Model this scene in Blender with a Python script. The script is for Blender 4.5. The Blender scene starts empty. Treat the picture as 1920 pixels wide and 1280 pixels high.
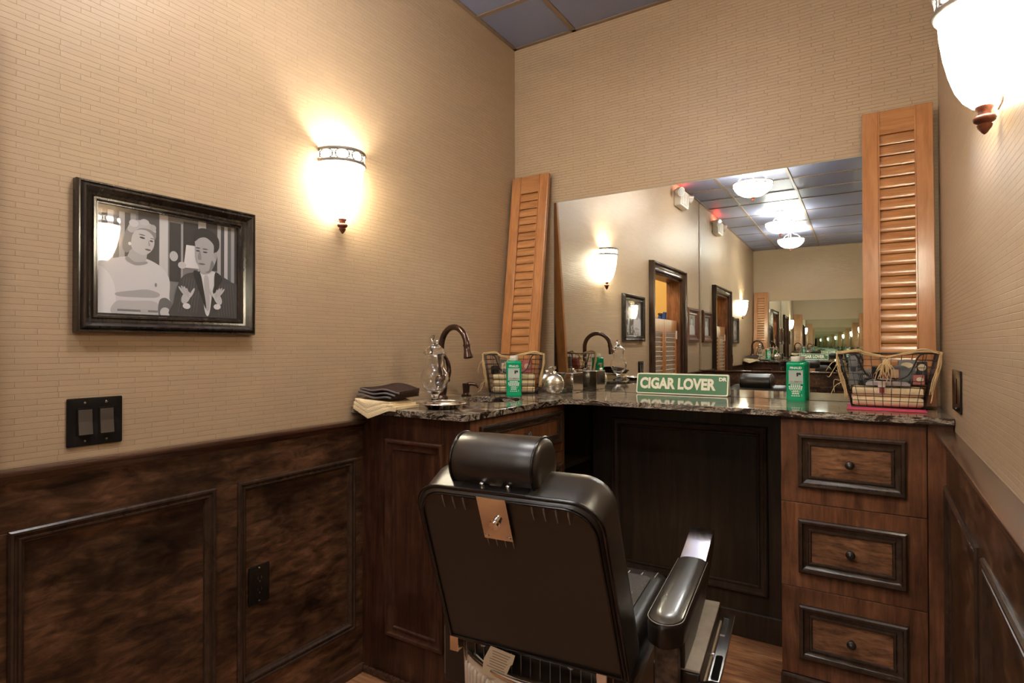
import bpy, bmesh, math, random
from mathutils import Vector, Matrix, Quaternion
random.seed(7)
scene = bpy.context.scene
C = scene.collection
PI = math.pi

# ------------------------------------------------------------------ camera
F_PX, YAW, PITCH, ROLL, CAM_Z = 1077.25, 0.56158, 0.00877, -0.00188, 1.15
cam_d = bpy.data.cameras.new('camera')
cam = bpy.data.objects.new('camera', cam_d); C.objects.link(cam)
cam_d.sensor_fit = 'HORIZONTAL'; cam_d.sensor_width = 36.0
cam_d.lens = F_PX / 1920.0 * 36.0
cam_d.clip_start = 0.02
_F = Vector((-math.sin(YAW)*math.cos(PITCH), math.cos(YAW)*math.cos(PITCH), math.sin(PITCH)))
_R = Vector((math.cos(YAW), math.sin(YAW), 0)); _U = _R.cross(_F)
_R2 = math.cos(ROLL)*_R + math.sin(ROLL)*_U; _U2 = -math.sin(ROLL)*_R + math.cos(ROLL)*_U
cam.matrix_world = Matrix(((_R2.x, _U2.x, -_F.x, 0), (_R2.y, _U2.y, -_F.y, 0), (_R2.z, _U2.z, -_F.z, CAM_Z), (0, 0, 0, 1)))
scene.camera = cam

# ------------------------------------------------------------------ world, exposure, lamp levels
w = bpy.data.worlds.new('world'); scene.world = w; w.use_nodes = True
w.node_tree.nodes['Background'].inputs[0].default_value = (0.9, 0.85, 0.8, 1)
w.node_tree.nodes['Background'].inputs[1].default_value = 0.03
vs = scene.view_settings
vs.view_transform = 'Standard'; vs.look = 'None'; vs.exposure = 2.1; vs.gamma = 1.0
vs.use_curve_mapping = False
SCONCE_GLASS, SCONCE_BULB = 6.0, 3.6
BOWL_GLASS = 12.0
HALL_FILL = 16.0
try:
    scene.cycles.max_bounces = 18; scene.cycles.glossy_bounces = 17; scene.cycles.diffuse_bounces = 4
    scene.cycles.transmission_bounces = 10; scene.cycles.adaptive_threshold = 0.04; scene.cycles.transparent_max_bounces = 16
    scene.cycles.sample_clamp_indirect = 6.0; scene.cycles.blur_glossy = 0.6
except Exception:
    pass

# ------------------------------------------------------------------ room dimensions (metres)
XL, XR, YF, YB = -1.6155, 0.205, 2.6, -1.256
FZ, CZ = -0.03, 2.7325
ZT, ZB = 0.932, 0.911            # granite top and underside

# ------------------------------------------------------------------ materials
M = {}
def nmat(name):
    m = bpy.data.materials.new(name); m.use_nodes = True
    nt = m.node_tree; b = nt.nodes['Principled BSDF']; M[name] = m
    return m, nt, b
def L(nt, a, b): nt.links.new(a, b)
def c4(c): return (c[0], c[1], c[2], 1)
def plain(name, col, rough=0.5, metal=0.0, spec=0.5, bump=None, sheen=0, coat=0, aniso=0, vary=0.0):
    m, nt, b = nmat(name)
    b.inputs['Base Color'].default_value = c4(col); b.inputs['Roughness'].default_value = rough
    b.inputs['Metallic'].default_value = metal; b.inputs['Specular IOR Level'].default_value = spec
    if sheen: b.inputs['Sheen Weight'].default_value = sheen
    if coat: b.inputs['Coat Weight'].default_value = coat; b.inputs['Coat Roughness'].default_value = 0.1
    if bump or vary:
        tc = nt.nodes.new('ShaderNodeTexCoord'); n = nt.nodes.new('ShaderNodeTexNoise')
        n.inputs['Scale'].default_value = bump[0] if bump else 30; n.inputs['Detail'].default_value = 4
        L(nt, tc.outputs['Object'], n.inputs['Vector'])
        if bump:
            bp = nt.nodes.new('ShaderNodeBump'); bp.inputs['Strength'].default_value = bump[1]; bp.inputs['Distance'].default_value = bump[2]
            L(nt, n.outputs['Fac'], bp.inputs['Height']); L(nt, bp.outputs['Normal'], b.inputs['Normal'])
        if vary:
            r = nt.nodes.new('ShaderNodeValToRGB')
            r.color_ramp.elements[0].position = 0.3; r.color_ramp.elements[1].position = 0.7
            r.color_ramp.elements[0].color = c4([x*(1-vary) for x in col]); r.color_ramp.elements[1].color = c4([min(1, x*(1+vary)) for x in col])
            L(nt, n.outputs['Fac'], r.inputs['Fac']); L(nt, r.outputs['Color'], b.inputs['Base Color'])
    return m
def emit(name, col, strength, body=(0.8, 0.78, 0.7)):
    m, nt, b = nmat(name)
    b.inputs['Base Color'].default_value = c4(body); b.inputs['Roughness'].default_value = 0.4
    b.inputs['Emission Color'].default_value = c4(col); b.inputs['Emission Strength'].default_value = strength
    return m
def wood(name, dark, mid, light, axis='Z', grain=(60, 3), blotch=3.0, blotch_amt=0.5, rough=0.35, coat=0.0, spec=0.4, relief=0.05):
    m, nt, b = nmat(name)
    tc = nt.nodes.new('ShaderNodeTexCoord'); mp = nt.nodes.new('ShaderNodeMapping')
    s = {'X': (grain[1], grain[0], grain[0]), 'Y': (grain[0], grain[1], grain[0]), 'Z': (grain[0], grain[0], grain[1])}[axis]
    mp.inputs['Scale'].default_value = s
    oi = nt.nodes.new('ShaderNodeObjectInfo'); va = nt.nodes.new('ShaderNodeVectorMath'); va.operation = 'MULTIPLY_ADD'
    va.inputs[1].default_value = (7.3, 5.1, 9.7); L(nt, oi.outputs['Random'], va.inputs[0]); L(nt, tc.outputs['Object'], va.inputs[2])
    L(nt, va.outputs['Vector'], mp.inputs['Vector'])
    n = nt.nodes.new('ShaderNodeTexNoise'); n.inputs['Scale'].default_value = 1.0; n.inputs['Detail'].default_value = 7; n.inputs['Roughness'].default_value = 0.65
    n.inputs['Distortion'].default_value = 0.6
    L(nt, mp.outputs['Vector'], n.inputs['Vector'])
    r = nt.nodes.new('ShaderNodeValToRGB'); e = r.color_ramp.elements
    e[0].position = 0.32; e[0].color = c4(dark); e[1].position = 0.72; e[1].color = c4(light)
    k = e.new(0.5); k.color = c4(mid)
    L(nt, n.outputs['Fac'], r.inputs['Fac'])
    n2 = nt.nodes.new('ShaderNodeTexNoise'); n2.inputs['Scale'].default_value = blotch; n2.inputs['Detail'].default_value = 5; n2.inputs['Roughness'].default_value = 0.6
    L(nt, va.outputs['Vector'], n2.inputs['Vector'])
    r2 = nt.nodes.new('ShaderNodeValToRGB'); r2.color_ramp.elements[0].position = 0.36; r2.color_ramp.elements[1].position = 0.62
    v = 1 - blotch_amt
    r2.color_ramp.elements[0].color = (v, v, v, 1); r2.color_ramp.elements[1].color = (1, 1, 1, 1)
    L(nt, n2.outputs['Fac'], r2.inputs['Fac'])
    mx = nt.nodes.new('ShaderNodeMix'); mx.data_type = 'RGBA'; mx.blend_type = 'MULTIPLY'; mx.inputs['Factor'].default_value = 1.0
    L(nt, r.outputs['Color'], mx.inputs['A']); L(nt, r2.outputs['Color'], mx.inputs['B'])
    L(nt, mx.outputs['Result'], b.inputs['Base Color'])
    bp = nt.nodes.new('ShaderNodeBump'); bp.inputs['Strength'].default_value = relief; bp.inputs['Distance'].default_value = 0.001
    L(nt, n.outputs['Fac'], bp.inputs['Height']); L(nt, bp.outputs['Normal'], b.inputs['Normal'])
    b.inputs['Roughness'].default_value = rough; b.inputs['Specular IOR Level'].default_value = spec
    if coat: b.inputs['Coat Weight'].default_value = coat; b.inputs['Coat Roughness'].default_value = 0.15
    return m
def wallpaper(name, along):
    m, nt, b = nmat(name)
    tc = nt.nodes.new('ShaderNodeTexCoord'); sp = nt.nodes.new('ShaderNodeSeparateXYZ'); cb = nt.nodes.new('ShaderNodeCombineXYZ')
    L(nt, tc.outputs['Object'], sp.inputs[0]); L(nt, sp.outputs['X' if along == 'X' else 'Y'], cb.inputs['X']); L(nt, sp.outputs['Z'], cb.inputs['Y'])
    bt = nt.nodes.new('ShaderNodeTexBrick'); bt.offset = 0.5; bt.offset_frequency = 2; bt.squash = 1.55; bt.squash_frequency = 3
    bt.inputs['Scale'].default_value = 1.0; bt.inputs['Brick Width'].default_value = 0.082; bt.inputs['Row Height'].default_value = 0.0134
    bt.inputs['Mortar Size'].default_value = 0.0008; bt.inputs['Mortar Smooth'].default_value = 0.6
    base = (0.47, 0.335, 0.208)
    bt.inputs['Color1'].default_value = c4(base); bt.inputs['Color2'].default_value = c4([x*0.955 for x in base])
    bt.inputs['Mortar'].default_value = c4([x*0.82 for x in base])
    L(nt, cb.outputs[0], bt.inputs['Vector']); L(nt, bt.outputs['Color'], b.inputs['Base Color'])
    n = nt.nodes.new('ShaderNodeTexNoise'); n.inputs['Scale'].default_value = 420; n.inputs['Detail'].default_value = 2
    L(nt, tc.outputs['Object'], n.inputs['Vector'])
    inv = nt.nodes.new('ShaderNodeMath'); inv.operation = 'MULTIPLY_ADD'; inv.inputs[1].default_value = -1.0; inv.inputs[2].default_value = 1.0
    L(nt, bt.outputs['Fac'], inv.inputs[0])
    ad = nt.nodes.new('ShaderNodeMath'); ad.operation = 'MULTIPLY_ADD'; ad.inputs[1].default_value = 0.12
    L(nt, n.outputs['Fac'], ad.inputs[0]); L(nt, inv.outputs[0], ad.inputs[2])
    bp = nt.nodes.new('ShaderNodeBump'); bp.inputs['Strength'].default_value = 0.7; bp.inputs['Distance'].default_value = 0.002
    L(nt, ad.outputs[0], bp.inputs['Height']); L(nt, bp.outputs['Normal'], b.inputs['Normal'])
    b.inputs['Roughness'].default_value = 0.42; b.inputs['Specular IOR Level'].default_value = 0.35
    return m
def granite(name):
    m, nt, b = nmat(name)
    tc = nt.nodes.new('ShaderNodeTexCoord'); mp = nt.nodes.new('ShaderNodeMapping'); mp.inputs['Scale'].default_value = (1.0, 2.4, 3.0); mp.inputs['Rotation'].default_value = (0, 0, 0.5)
    L(nt, tc.outputs['Object'], mp.inputs['Vector'])
    n = nt.nodes.new('ShaderNodeTexNoise'); n.inputs['Scale'].default_value = 6.5; n.inputs['Detail'].default_value = 8; n.inputs['Roughness'].default_value = 0.62; n.inputs['Distortion'].default_value = 2.4
    L(nt, mp.outputs['Vector'], n.inputs['Vector'])
    r = nt.nodes.new('ShaderNodeValToRGB'); e = r.color_ramp.elements
    e[0].position = 0.34; e[0].color = (0.014, 0.010, 0.007, 1); e[1].position = 0.66; e[1].color = (0.62, 0.53, 0.40, 1)
    for p_, c_ in ((0.46, (0.06, 0.036, 0.022)), (0.505, (0.42, 0.33, 0.23)), (0.55, (0.05, 0.036, 0.026))):
        k = e.new(p_); k.color = c4(c_)
    L(nt, n.outputs['Fac'], r.inputs['Fac'])
    v = nt.nodes.new('ShaderNodeTexVoronoi'); v.inputs['Scale'].default_value = 240
    L(nt, tc.outputs['Object'], v.inputs['Vector'])
    mx = nt.nodes.new('ShaderNodeMix'); mx.data_type = 'RGBA'; mx.blend_type = 'OVERLAY'; mx.inputs['Factor'].default_value = 0.45
    L(nt, r.outputs['Color'], mx.inputs['A']); L(nt, v.outputs['Distance'], mx.inputs['B'])
    hs = nt.nodes.new('ShaderNodeHueSaturation'); hs.inputs['Saturation'].default_value = 0.85
    L(nt, mx.outputs['Result'], hs.inputs['Color']); L(nt, hs.outputs['Color'], b.inputs['Base Color'])
    b.inputs['Roughness'].default_value = 0.06; b.inputs['Specular IOR Level'].default_value = 0.75
    return m
def glass(name, col=(1, 1, 1), rough=0.0, ior=1.45):
    m, nt, b = nmat(name)
    b.inputs['Base Color'].default_value = c4(col); b.inputs['Roughness'].default_value = rough; b.inputs['IOR'].default_value = ior
    b.inputs['Transmission Weight'].default_value = 1.0
    return m
def pane_glass(name):                       # thin flat picture glass: clear with a clean reflection
    m, nt, b = nmat(name)
    out = nt.nodes['Material Output']; nt.nodes.remove(b)
    t = nt.nodes.new('ShaderNodeBsdfTransparent'); g = nt.nodes.new('ShaderNodeBsdfGlossy'); g.inputs['Roughness'].default_value = 0.012
    ge = nt.nodes.new('ShaderNodeNewGeometry'); dt = nt.nodes.new('ShaderNodeVectorMath'); dt.operation = 'DOT_PRODUCT'
    L(nt, ge.outputs['Normal'], dt.inputs[0]); L(nt, ge.outputs['Incoming'], dt.inputs[1])
    def mth(op, a, b_=None, c_=None):
        q = nt.nodes.new('ShaderNodeMath'); q.operation = op
        for i, v in enumerate((a, b_, c_)):
            if v is None: continue
            if isinstance(v, (int, float)): q.inputs[i].default_value = v
            else: L(nt, v, q.inputs[i])
        return q.outputs[0]
    fr = mth('MULTIPLY_ADD', mth('POWER', mth('SUBTRACT', 1.0, mth('ABSOLUTE', dt.outputs['Value'])), 5.0), 0.95, 0.05)
    mx = nt.nodes.new('ShaderNodeMixShader')
    L(nt, fr, mx.inputs[0]); L(nt, t.outputs[0], mx.inputs[1]); L(nt, g.outputs[0], mx.inputs[2]); L(nt, mx.outputs[0], out.inputs[0])
    return m
def vcol(name, rough=0.5, spec=0.3):        # flat print: colour stored per face
    m, nt, b = nmat(name)
    a = nt.nodes.new('ShaderNodeVertexColor'); a.layer_name = 'ink'
    L(nt, a.outputs['Color'], b.inputs['Base Color']); b.inputs['Roughness'].default_value = rough; b.inputs['Specular IOR Level'].default_value = spec
    return m
def brushed(name, col, rough, scale=(4, 4, 300)):
    m, nt, b = nmat(name)
    tc = nt.nodes.new('ShaderNodeTexCoord'); mp = nt.nodes.new('ShaderNodeMapping'); mp.inputs['Scale'].default_value = scale
    n = nt.nodes.new('ShaderNodeTexNoise'); n.inputs['Scale'].default_value = 3; n.inputs['Detail'].default_value = 3
    L(nt, tc.outputs['Object'], mp.inputs['Vector']); L(nt, mp.outputs['Vector'], n.inputs['Vector'])
    mr = nt.nodes.new('ShaderNodeMapRange'); mr.inputs['To Min'].default_value = rough*0.7; mr.inputs['To Max'].default_value = rough*1.3
    L(nt, n.outputs['Fac'], mr.inputs['Value']); L(nt, mr.outputs['Result'], b.inputs['Roughness'])
    b.inputs['Base Color'].default_value = c4(col); b.inputs['Metallic'].default_value = 1.0
    return m

wallpaper('wallpaper_side', 'Y'); wallpaper('wallpaper_front', 'X')
wood('wainscot_wood', (0.022, 0.011, 0.006), (0.105, 0.048, 0.023), (0.25, 0.125, 0.063), 'Y', (40, 12), 4.5, 0.80, 0.33, coat=0.15)
wood('rail_wood', (0.03, 0.013, 0.007), (0.08, 0.036, 0.02), (0.15, 0.07, 0.038), 'Y', (60, 3), 4.0, 0.3, 0.25, coat=0.3)
wood('molding_wood', (0.036, 0.020, 0.013), (0.052, 0.029, 0.018), (0.075, 0.043, 0.027), 'Z', (40, 20), 5.0, 0.2, 0.26, coat=0.3, relief=0.0)
wood('cabinet_wood', (0.085, 0.030, 0.013), (0.19, 0.073, 0.032), (0.29, 0.122, 0.056), 'Z', (50, 5), 6.0, 0.45, 0.36, coat=0.1)
wood('end_panel_wood', (0.032, 0.011, 0.006), (0.085, 0.031, 0.015), (0.15, 0.063, 0.032), 'Z', (45, 4), 5.0, 0.55, 0.36, coat=0.1)
wood('end_molding', (0.032, 0.011, 0.006), (0.075, 0.029, 0.015), (0.12, 0.052, 0.028), 'Z', (45, 10), 5.0, 0.3, 0.3, coat=0.2, relief=0.0)
wood('drawer_wood', (0.075, 0.031, 0.015), (0.26, 0.115, 0.052), (0.42, 0.205, 0.10), 'X', (80, 16), 8.0, 0.55, 0.38, coat=0.1)
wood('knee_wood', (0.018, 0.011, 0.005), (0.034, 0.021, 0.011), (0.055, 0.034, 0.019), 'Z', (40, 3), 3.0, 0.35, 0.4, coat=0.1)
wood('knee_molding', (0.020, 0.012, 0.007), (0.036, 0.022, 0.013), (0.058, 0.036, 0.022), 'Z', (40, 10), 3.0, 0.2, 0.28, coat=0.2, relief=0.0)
wood('shutter_wood', (0.36, 0.135, 0.04), (0.47, 0.195, 0.065), (0.57, 0.265, 0.095), 'Z', (45, 3), 3.0, 0.12, 0.28, coat=0.35)
wood('slat_wood', (0.39, 0.155, 0.05), (0.49, 0.215, 0.075), (0.58, 0.285, 0.11), 'X', (60, 5), 3.0, 0.10, 0.24, coat=0.4)
wood('floor_wood', (0.17, 0.055, 0.02), (0.42, 0.185, 0.08), (0.66, 0.36, 0.175), 'X', (45, 6), 7.0, 0.35, 0.3, coat=0.15)
wood('door_wood', (0.022, 0.012, 0.007), (0.06, 0.030, 0.017), (0.11, 0.058, 0.033), 'Z', (50, 3), 3.0, 0.3, 0.25, coat=0.3)
wood('frame_wood', (0.016, 0.011, 0.008), (0.034, 0.024, 0.018), (0.06, 0.043, 0.031), 'Z', (50, 6), 8.0, 0.3, 0.2, coat=0.5, relief=0.0)
wood('redframe_wood', (0.07, 0.025, 0.014), (0.16, 0.06, 0.033), (0.26, 0.11, 0.065), 'Z', (50, 6), 8.0, 0.3, 0.28, coat=0.3, relief=0.0)
wood('finial_wood', (0.08, 0.02, 0.01), (0.16, 0.045, 0.022), (0.26, 0.09, 0.045), 'Z', (60, 20), 20.0, 0.3, 0.35)
granite('granite')
m, nt, b = nmat('mirror'); b.inputs['Base Color'].default_value = (0.90, 0.93, 0.90, 1); b.inputs['Metallic'].default_value = 1; b.inputs['Roughness'].default_value = 0.0
plain('mirror_edge', (0.25, 0.36, 0.32), 0.2)
plain('ceiling_tile', (0.20, 0.215, 0.32), 0.42, spec=0.4, bump=(90, 0.08, 0.001))
plain('ceiling_grid', (0.21, 0.145, 0.10), 0.4)
plain('plaster', (0.55, 0.48, 0.38), 0.8)
plain('hall_yellow', (0.62, 0.42, 0.14), 0.7)
plain('leather', (0.028, 0.022, 0.017), 0.34, spec=0.6, bump=(500, 0.12, 0.0006))
plain('leather_pale', (0.05, 0.044, 0.036), 0.33, spec=0.9, bump=(420, 0.2, 0.0006), coat=0.3)  # paler and shinier than the plain leather
plain('piping', (0.008, 0.006, 0.006), 0.25, spec=0.6)
plain('pale_highlight', (0.30, 0.26, 0.23), 0.4); plain('mottled_metal', (0.15, 0.12, 0.10), 0.35, metal=0.3, bump=(45, 0.3, 0.002), vary=0.7); plain('chrome_sheen', (0.80, 0.76, 0.69), 0.2, vary=0.1)
plain('stitch', (0.55, 0.50, 0.44), 0.5)
plain('seat_fabric', (0.06, 0.055, 0.05), 0.8, bump=(300, 0.5, 0.002), vary=0.5)
plain('chrome', (0.85, 0.82, 0.78), 0.09, metal=1)
plain('chrome_soft', (0.78, 0.75, 0.70), 0.22, metal=1, bump=(60, 0.05, 0.001))
brushed('steel', (0.66, 0.62, 0.55), 0.26)
plain('polished_steel', (0.72, 0.68, 0.62), 0.10, metal=1)
plain('silver', (0.82, 0.80, 0.76), 0.12, metal=1)
plain('cream_enamel', (0.80, 0.68, 0.53), 0.35, spec=0.5)
plain('bronze', (0.085, 0.045, 0.032), 0.22, metal=0.75, spec=0.7)
plain('knob_bronze', (0.055, 0.042, 0.034), 0.3, metal=0.6)
plain('black_gloss', (0.012, 0.010, 0.009), 0.08, spec=0.7)
plain('rocker_grey', (0.07, 0.055, 0.045), 0.15, spec=0.7)
plain('screw_metal', (0.6, 0.58, 0.55), 0.25, metal=1)
glass('clear_glass'); pane_glass('pane_glass')
plain('cream_towel', (0.74, 0.58, 0.35), 0.9, bump=(260, 0.6, 0.003), spec=0.1)
plain('brown_towel', (0.045, 0.026, 0.020), 0.95, spec=0.1, bump=(260, 0.6, 0.003), vary=0.4)
plain('towel_hem', (0.13, 0.105, 0.10), 0.85)
plain('green_plastic', (0.0, 0.30, 0.125), 0.25, spec=0.5)
plain('white_plastic', (0.72, 0.68, 0.58), 0.35)
plain('white_ink', (0.85, 0.85, 0.80), 0.5); plain('grey_ink', (0.45, 0.52, 0.45), 0.5); plain('dark_ink', (0.02, 0.02, 0.02), 0.5); plain('brown_ink', (0.22, 0.12, 0.09), 0.5)
plain('raffia', (0.62, 0.43, 0.21), 0.7)
plain('wire', (0.05, 0.045, 0.045), 0.35, metal=0.7)
plain('tag_paper', (0.62, 0.47, 0.29), 0.7); plain('pink_paper', (0.72, 0.06, 0.16), 0.35); plain('white_paper', (0.75, 0.68, 0.55), 0.7)
plain('red_card', (0.28, 0.05, 0.035), 0.4); plain('tan_card', (0.45, 0.30, 0.18), 0.5); plain('black_plastic', (0.015, 0.013, 0.012), 0.25); plain('grey_plastic', (0.16, 0.16, 0.155), 0.35)
plain('cellophane', (0.5, 0.48, 0.44), 0.15, spec=0.7)
plain('gold_label', (0.62, 0.50, 0.30), 0.4)
plain('sign_green', (0.055, 0.175, 0.065), 0.3, spec=0.4); plain('sign_cream', (0.80, 0.76, 0.58), 0.4)
plain('fixture_white', (0.70, 0.64, 0.55), 0.4); plain('fixture_bronze', (0.30, 0.23, 0.19), 0.35, metal=0.5)
plain('sconce_metal', (0.20, 0.175, 0.155), 0.45, metal=0.2)
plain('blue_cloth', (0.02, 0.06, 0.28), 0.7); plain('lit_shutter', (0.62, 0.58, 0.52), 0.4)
def opal(name, col, strength):              # frosted glass: lets the bulb's light through and glows a little
    m, nt, b = nmat(name); out = nt.nodes['Material Output']; nt.nodes.remove(b)
    t = nt.nodes.new('ShaderNodeBsdfTranslucent'); t.inputs[0].default_value = c4(col)
    d = nt.nodes.new('ShaderNodeBsdfDiffuse'); d.inputs[0].default_value = c4(col)
    mx = nt.nodes.new('ShaderNodeMixShader'); mx.inputs[0].default_value = 0.45
    e = nt.nodes.new('ShaderNodeEmission'); e.inputs[0].default_value = c4(col); e.inputs[1].default_value = strength
    ad = nt.nodes.new('ShaderNodeAddShader')
    L(nt, t.outputs[0], mx.inputs[1]); L(nt, d.outputs[0], mx.inputs[2]); L(nt, mx.outputs[0], ad.inputs[0]); L(nt, e.outputs[0], ad.inputs[1]); L(nt, ad.outputs[0], out.inputs[0])
    return m
opal('sconce_glass', (0.98, 0.945, 0.81), SCONCE_GLASS); emit('bowl_glass', (1.0, 0.97, 0.925), BOWL_GLASS); emit('red_glow', (1, 0.08, 0.04), 6.0, (0.5, 0.05, 0.03))
vcol('print', 0.45, 0.2)

# ------------------------------------------------------------------ mesh helpers
WM = {}                                      # world matrix of every Empty / parent
class G:
    def __init__(s): s.v = []; s.f = []
    def add(s, vs, fs):
        o = len(s.v); s.v += [Vector(p) for p in vs]; s.f += [tuple(i+o for i in f) for f in fs]; return s
    def box(s, x0, x1, y0, y1, z0, z1):
        return s.add([(x0,y0,z0),(x1,y0,z0),(x1,y1,z0),(x0,y1,z0),(x0,y0,z1),(x1,y0,z1),(x1,y1,z1),(x0,y1,z1)],
                     [(0,3,2,1),(4,5,6,7),(0,1,5,4),(1,2,6,5),(2,3,7,6),(3,0,4,7)])
    def obox(s, c, ax, ay, az, hx, hy, hz):
        c, ax, ay, az = Vector(c), Vector(ax).normalized()*hx, Vector(ay).normalized()*hy, Vector(az).normalized()*hz
        vs = [c-ax-ay-az, c+ax-ay-az, c+ax+ay-az, c-ax+ay-az, c-ax-ay+az, c+ax-ay+az, c+ax+ay+az, c-ax+ay+az]
        return s.add(vs, [(0,3,2,1),(4,5,6,7),(0,1,5,4),(1,2,6,5),(2,3,7,6),(3,0,4,7)])
    def loft(s, rings, cap0=True, cap1=True, closed=True):
        n = len(rings[0]); vs = [p for r in rings for p in r]; fs = []
        for i in range(len(rings)-1):
            for j in range(n if closed else n-1):
                k = (j+1) % n
                fs.append((i*n+j, i*n+k, (i+1)*n+k, (i+1)*n+j))
        if cap0: fs.append(tuple(range(n-1, -1, -1)))
        if cap1: fs.append(tuple((len(rings)-1)*n+j for j in range(n)))
        return s.add(vs, fs)
    def lathe(s, prof, c=(0,0,0), seg=24, sx=1.0, sy=1.0, cap=True, rot=None):
        c = Vector(c); rings = []
        for r, z in prof:
            ring = [Vector((r*sx*math.cos(2*PI*k/seg), r*sy*math.sin(2*PI*k/seg), z)) for k in range(seg)]
            if rot: ring = [rot @ p for p in ring]
            rings.append([c+p for p in ring])
        return s.loft(rings, cap, cap)
    def tube(s, pts, r, seg=8, closed=False, cap=True):
        pts = [Vector(p) for p in pts]; n = len(pts); rr = r if isinstance(r, (list, tuple)) else [r]*n
        rings = []; nrm = None
        for i in range(n):
            if closed: t = (pts[(i+1) % n]-pts[i-1])
            else: t = pts[min(i+1, n-1)]-pts[max(i-1, 0)]
            t.normalize()
            if nrm is None:
                nrm = t.cross(Vector((0,0,1)))
                if nrm.length < 1e-3: nrm = t.cross(Vector((1,0,0)))
            nrm = (nrm - t*nrm.dot(t))
            if nrm.length < 1e-6: nrm = t.orthogonal()
            nrm.normalize(); bn = t.cross(nrm)
            rings.append([pts[i]+(nrm*math.cos(2*PI*k/seg)+bn*math.sin(2*PI*k/seg))*rr[i] for k in range(seg)])
        if closed: rings.append(rings[0]); return s.loft(rings, False, False)
        return s.loft(rings, cap, cap)
    def prism(s, poly, fn, d0, d1):          # poly in 2D, fn(u, v, d) -> point
        a = [Vector(fn(u, v, d0)) for u, v in poly]; b_ = [Vector(fn(u, v, d1)) for u, v in poly]
        return s.loft([a, b_])
    def frame(s, u0, u1, v0, v1, prof, fn):  # mitred moulding: prof = [(inset, depth)]
        rings = []
        cs = [(u0, v0, 1, 1), (u1, v0, -1, 1), (u1, v1, -1, -1), (u0, v1, 1, -1)]
        for (u, v, su, sv) in cs:
            rings.append([Vector(fn(u+su*i, v+sv*i, d)) for i, d in prof])
        rings.append(rings[0])
        return s.loft(rings, False, False, closed=False)
    def build(s, name, mat, parent=None, smooth=False, bevel=0.0, bseg=2, local=False, subsurf=0, weld=False):
        me = bpy.data.meshes.new(name)
        vs = s.v
        if parent is not None and not local:
            inv = WM[parent.name].inverted(); vs = [inv @ p for p in vs]
        me.from_pydata([tuple(p) for p in vs], [], s.f)
        bm = bmesh.new(); bm.from_mesh(me)
        if weld: bmesh.ops.remove_doubles(bm, verts=bm.verts, dist=1e-5)
        bmesh.ops.recalc_face_normals(bm, faces=bm.faces)
        bm.to_mesh(me); bm.free()
        me.materials.append(M[mat])
        if smooth:
            me.polygons.foreach_set('use_smooth', [True]*len(me.polygons))
            if smooth != 'all':
                try: me.set_sharp_from_angle(angle=math.radians(smooth if smooth is not True else 40))
                except Exception: pass
        o = bpy.data.objects.new(name, me); C.objects.link(o)
        if parent is not None:
            o.parent = parent; WM[o.name] = WM[parent.name]
        else: WM[o.name] = Matrix.Identity(4)
        if bevel:
            md = o.modifiers.new('bevel', 'BEVEL'); md.width = bevel; md.segments = bseg; md.limit_method = 'ANGLE'; md.angle_limit = math.radians(50)
        if subsurf:
            md = o.modifiers.new('subsurf', 'SUBSURF'); md.levels = subsurf; md.render_levels = subsurf
        return o
def thing(name, label, cat, loc=(0,0,0), rotz=0.0, group=None):
    o = bpy.data.objects.new(name, None); C.objects.link(o)
    o.location = loc; o.rotation_euler = (0, 0, rotz); o.empty_display_size = 0.05
    o['label'] = label; o['category'] = cat
    if group: o['group'] = group
    WM[o.name] = Matrix.Translation(Vector(loc)) @ Matrix.Rotation(rotz, 4, 'Z')
    return o
def tag(o, label, cat, group=None):
    o['label'] = label; o['category'] = cat
    if group: o['group'] = group
    return o
def recentre(o):                             # put a single-mesh thing's origin at its base
    me = o.data; xs = [v.co for v in me.vertices]
    c = Vector((sum(p.x for p in xs)/len(xs), sum(p.y for p in xs)/len(xs), min(p.z for p in xs)))
    me.transform(Matrix.Translation(-c)); o.location = c; WM[o.name] = Matrix.Translation(c)
    return o
def struct(o, label, cat):
    o['kind'] = 'structure'; o['label'] = label; o['category'] = cat; return o
def rrect(u0, u1, v0, v1, r, n=5):
    out = []
    for cx, cy, a0 in ((u1-r, v1-r, 0), (u0+r, v1-r, PI/2), (u0+r, v0+r, PI), (u1-r, v0+r, 1.5*PI)):
        for k in range(n+1):
            a = a0 + PI/2*k/n; out.append((cx+r*math.cos(a), cy+r*math.sin(a)))
    return out
def spline(pts, n=8, closed=False):
    P = [Vector(p) for p in pts]; out = []; N = len(P)
    rng = range(N if closed else N-1)
    for i in rng:
        p0 = P[(i-1) % N] if closed else P[max(i-1, 0)]; p1 = P[i]; p2 = P[(i+1) % N]; p3 = P[(i+2) % N] if closed else P[min(i+2, N-1)]
        for k in range(n):
            t = k/n
            out.append(0.5*((2*p1)+(p2-p0)*t+(2*p0-5*p1+4*p2-p3)*t*t+(3*p1-p0-3*p2+p3)*t**3))
    if not closed: out.append(P[-1])
    return out
def text_mesh(txt, size, bold=0.0, align='CENTER', sx=1.0):
    cu = bpy.data.curves.new('lettering', 'FONT'); cu.body = txt; cu.size = size; cu.align_x = align; cu.align_y = 'CENTER'; cu.offset = bold; cu.resolution_u = 3
    o = bpy.data.objects.new('lettering', cu); C.objects.link(o)
    dg = bpy.context.evaluated_depsgraph_get(); me = bpy.data.meshes.new_from_object(o.evaluated_get(dg))
    vs = [Vector((v.co.x*sx, v.co.y, 0)) for v in me.vertices]; fs = [tuple(p.vertices) for p in me.polygons]
    bpy.data.objects.remove(o); bpy.data.meshes.remove(me); bpy.data.curves.remove(cu)
    return vs, fs
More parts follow.
